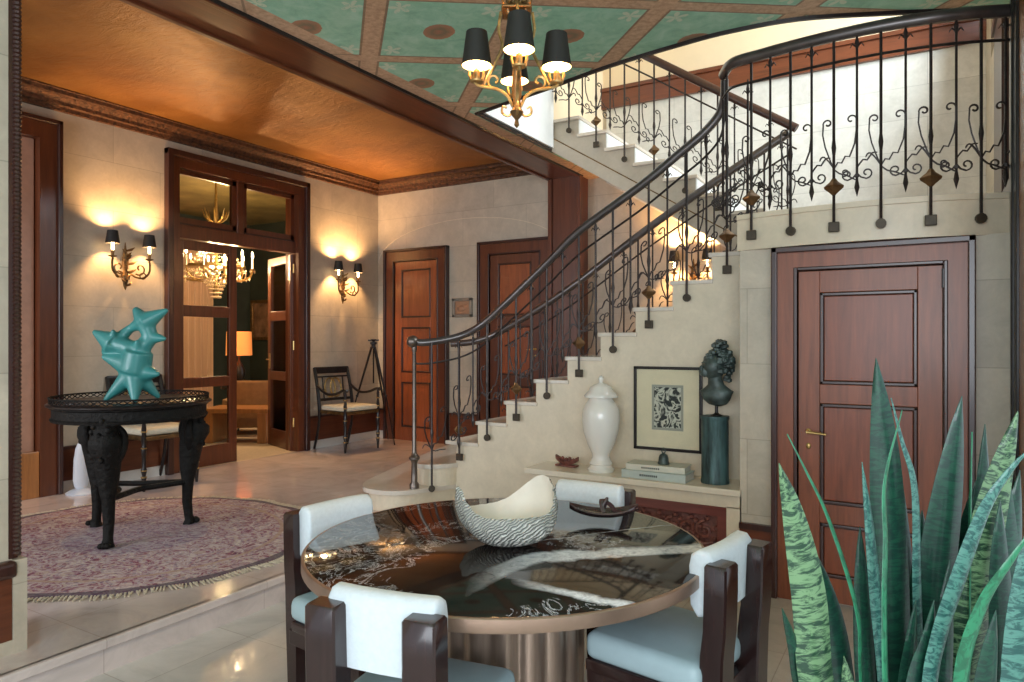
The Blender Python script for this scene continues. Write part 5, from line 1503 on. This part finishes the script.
LV = [
 ([(822, 700), (812, 600), (796, 520), (779, 463)], 1.50, 1.44, 38, 'leaf_light', .1, .1),
 ([(862, 680), (858, 610), (830, 520), (806, 470), (787, 434)], 1.58, 1.60, 13, 'leaf_green', 1.0, 1.1),
 ([(806, 700), (795, 650), (782, 608)], 1.55, 1.45, 16, 'leaf_dark', .2, .3),
 ([(848, 700), (835, 620), (812, 545)], 1.66, 1.66, 26, 'leaf_dark', .2, .2),
 ([(900, 700), (893, 560), (886, 450), (876, 358)], 1.66, 1.62, 36, 'leaf_dark', .2, -.2),
 ([(922, 690), (920, 590), (917, 490), (903, 440), (891, 398)], 1.60, 1.58, 20, 'leaf_teal', .6, .8),
 ([(886, 690), (878, 600), (870, 520), (862, 462)], 1.60, 1.56, 16, 'leaf_teal', .4, .3),
 ([(887, 690), (886, 600), (887, 540), (886, 481), (902, 410)], 1.50, 1.56, 17, 'leaf_green', .9, 1.0),
 ([(868, 690), (864, 600), (860, 526)], 1.64, 1.64, 22, 'leaf_dark', 0, .2),
 ([(935, 700), (938, 600), (952, 490), (962, 396)], 1.62, 1.60, 42, 'leaf_dark', -.1, .2),
 ([(968, 690), (970, 600), (971, 500), (972, 432)], 1.58, 1.56, 9, 'leaf_green', 1.2, 1.2),
 ([(985, 700), (985, 560), (985, 424)], 1.68, 1.66, 24, 'leaf_dark', .2, .1),
 ([(968, 700), (978, 600), (997, 500), (1018, 411)], 1.60, 1.52, 40, 'leaf_light', .2, -.1),
 ([(932, 700), (942, 640), (958, 590), (986, 512), (1012, 470), (1034, 445)], 1.46, 1.42, 24, 'leaf_teal', .5, .2),
 ([(962, 700), (970, 650), (988, 600), (1010, 565), (1036, 525)], 1.42, 1.36, 24, 'leaf_green', .5, .3),
 ([(1004, 700), (1006, 640), (1002, 560), (1000, 500)], 1.52, 1.52, 30, 'leaf_dark', .2, .1),
 ([(1016, 700), (1020, 660), (1024, 600), (1030, 520)], 1.44, 1.42, 32, 'leaf_teal', .1, .1),
 ([(855, 720), (850, 690), (844, 656)], 1.42, 1.38, 24, 'leaf_light', .2, .2),
 ([(905, 700), (908, 640), (903, 560), (900, 470)], 1.74, 1.74, 30, 'leaf_dark', 0, .2),
 ([(925, 700), (926, 640), (926, 570), (922, 510)], 1.70, 1.70, 34, 'leaf_dark', 0, .2),
 ([(955, 700), (962, 640), (968, 560), (976, 480)], 1.72, 1.72, 34, 'leaf_dark', .1, .2),
 ([(990, 700), (1000, 630), (1012, 560), (1020, 470)], 1.74, 1.74, 34, 'leaf_dark', 0, .2),
 ([(908, 700), (912, 650), (916, 600)], 1.55, 1.52, 20, 'leaf_dark', .1, .2),
 ([(940, 700), (945, 660), (950, 560)], 1.52, 1.55, 26, 'leaf_dark', .1, .2),
 ([(878, 700), (874, 640), (872, 580)], 1.70, 1.72, 26, 'leaf_dark', .1, .2),
 ([(945, 700), (944, 620), (941, 545), (938, 470)], 1.78, 1.80, 34, 'leaf_dark', .1, .0),
 ([(1008, 700), (1012, 640), (1008, 560), (1004, 455)], 1.66, 1.68, 36, 'leaf_dark', .1, .0),
 ([(918, 700), (930, 640), (934, 600)], 1.48, 1.46, 26, 'leaf_dark', .1, .2),
 ([(985, 710), (990, 670), (996, 610)], 1.44, 1.42, 30, 'leaf_dark', .1, .2),
 ([(958, 700), (952, 650), (948, 630)], 1.62, 1.62, 30, 'leaf_dark', .1, .2),
]
for a_ in LV: leaf(*a_)
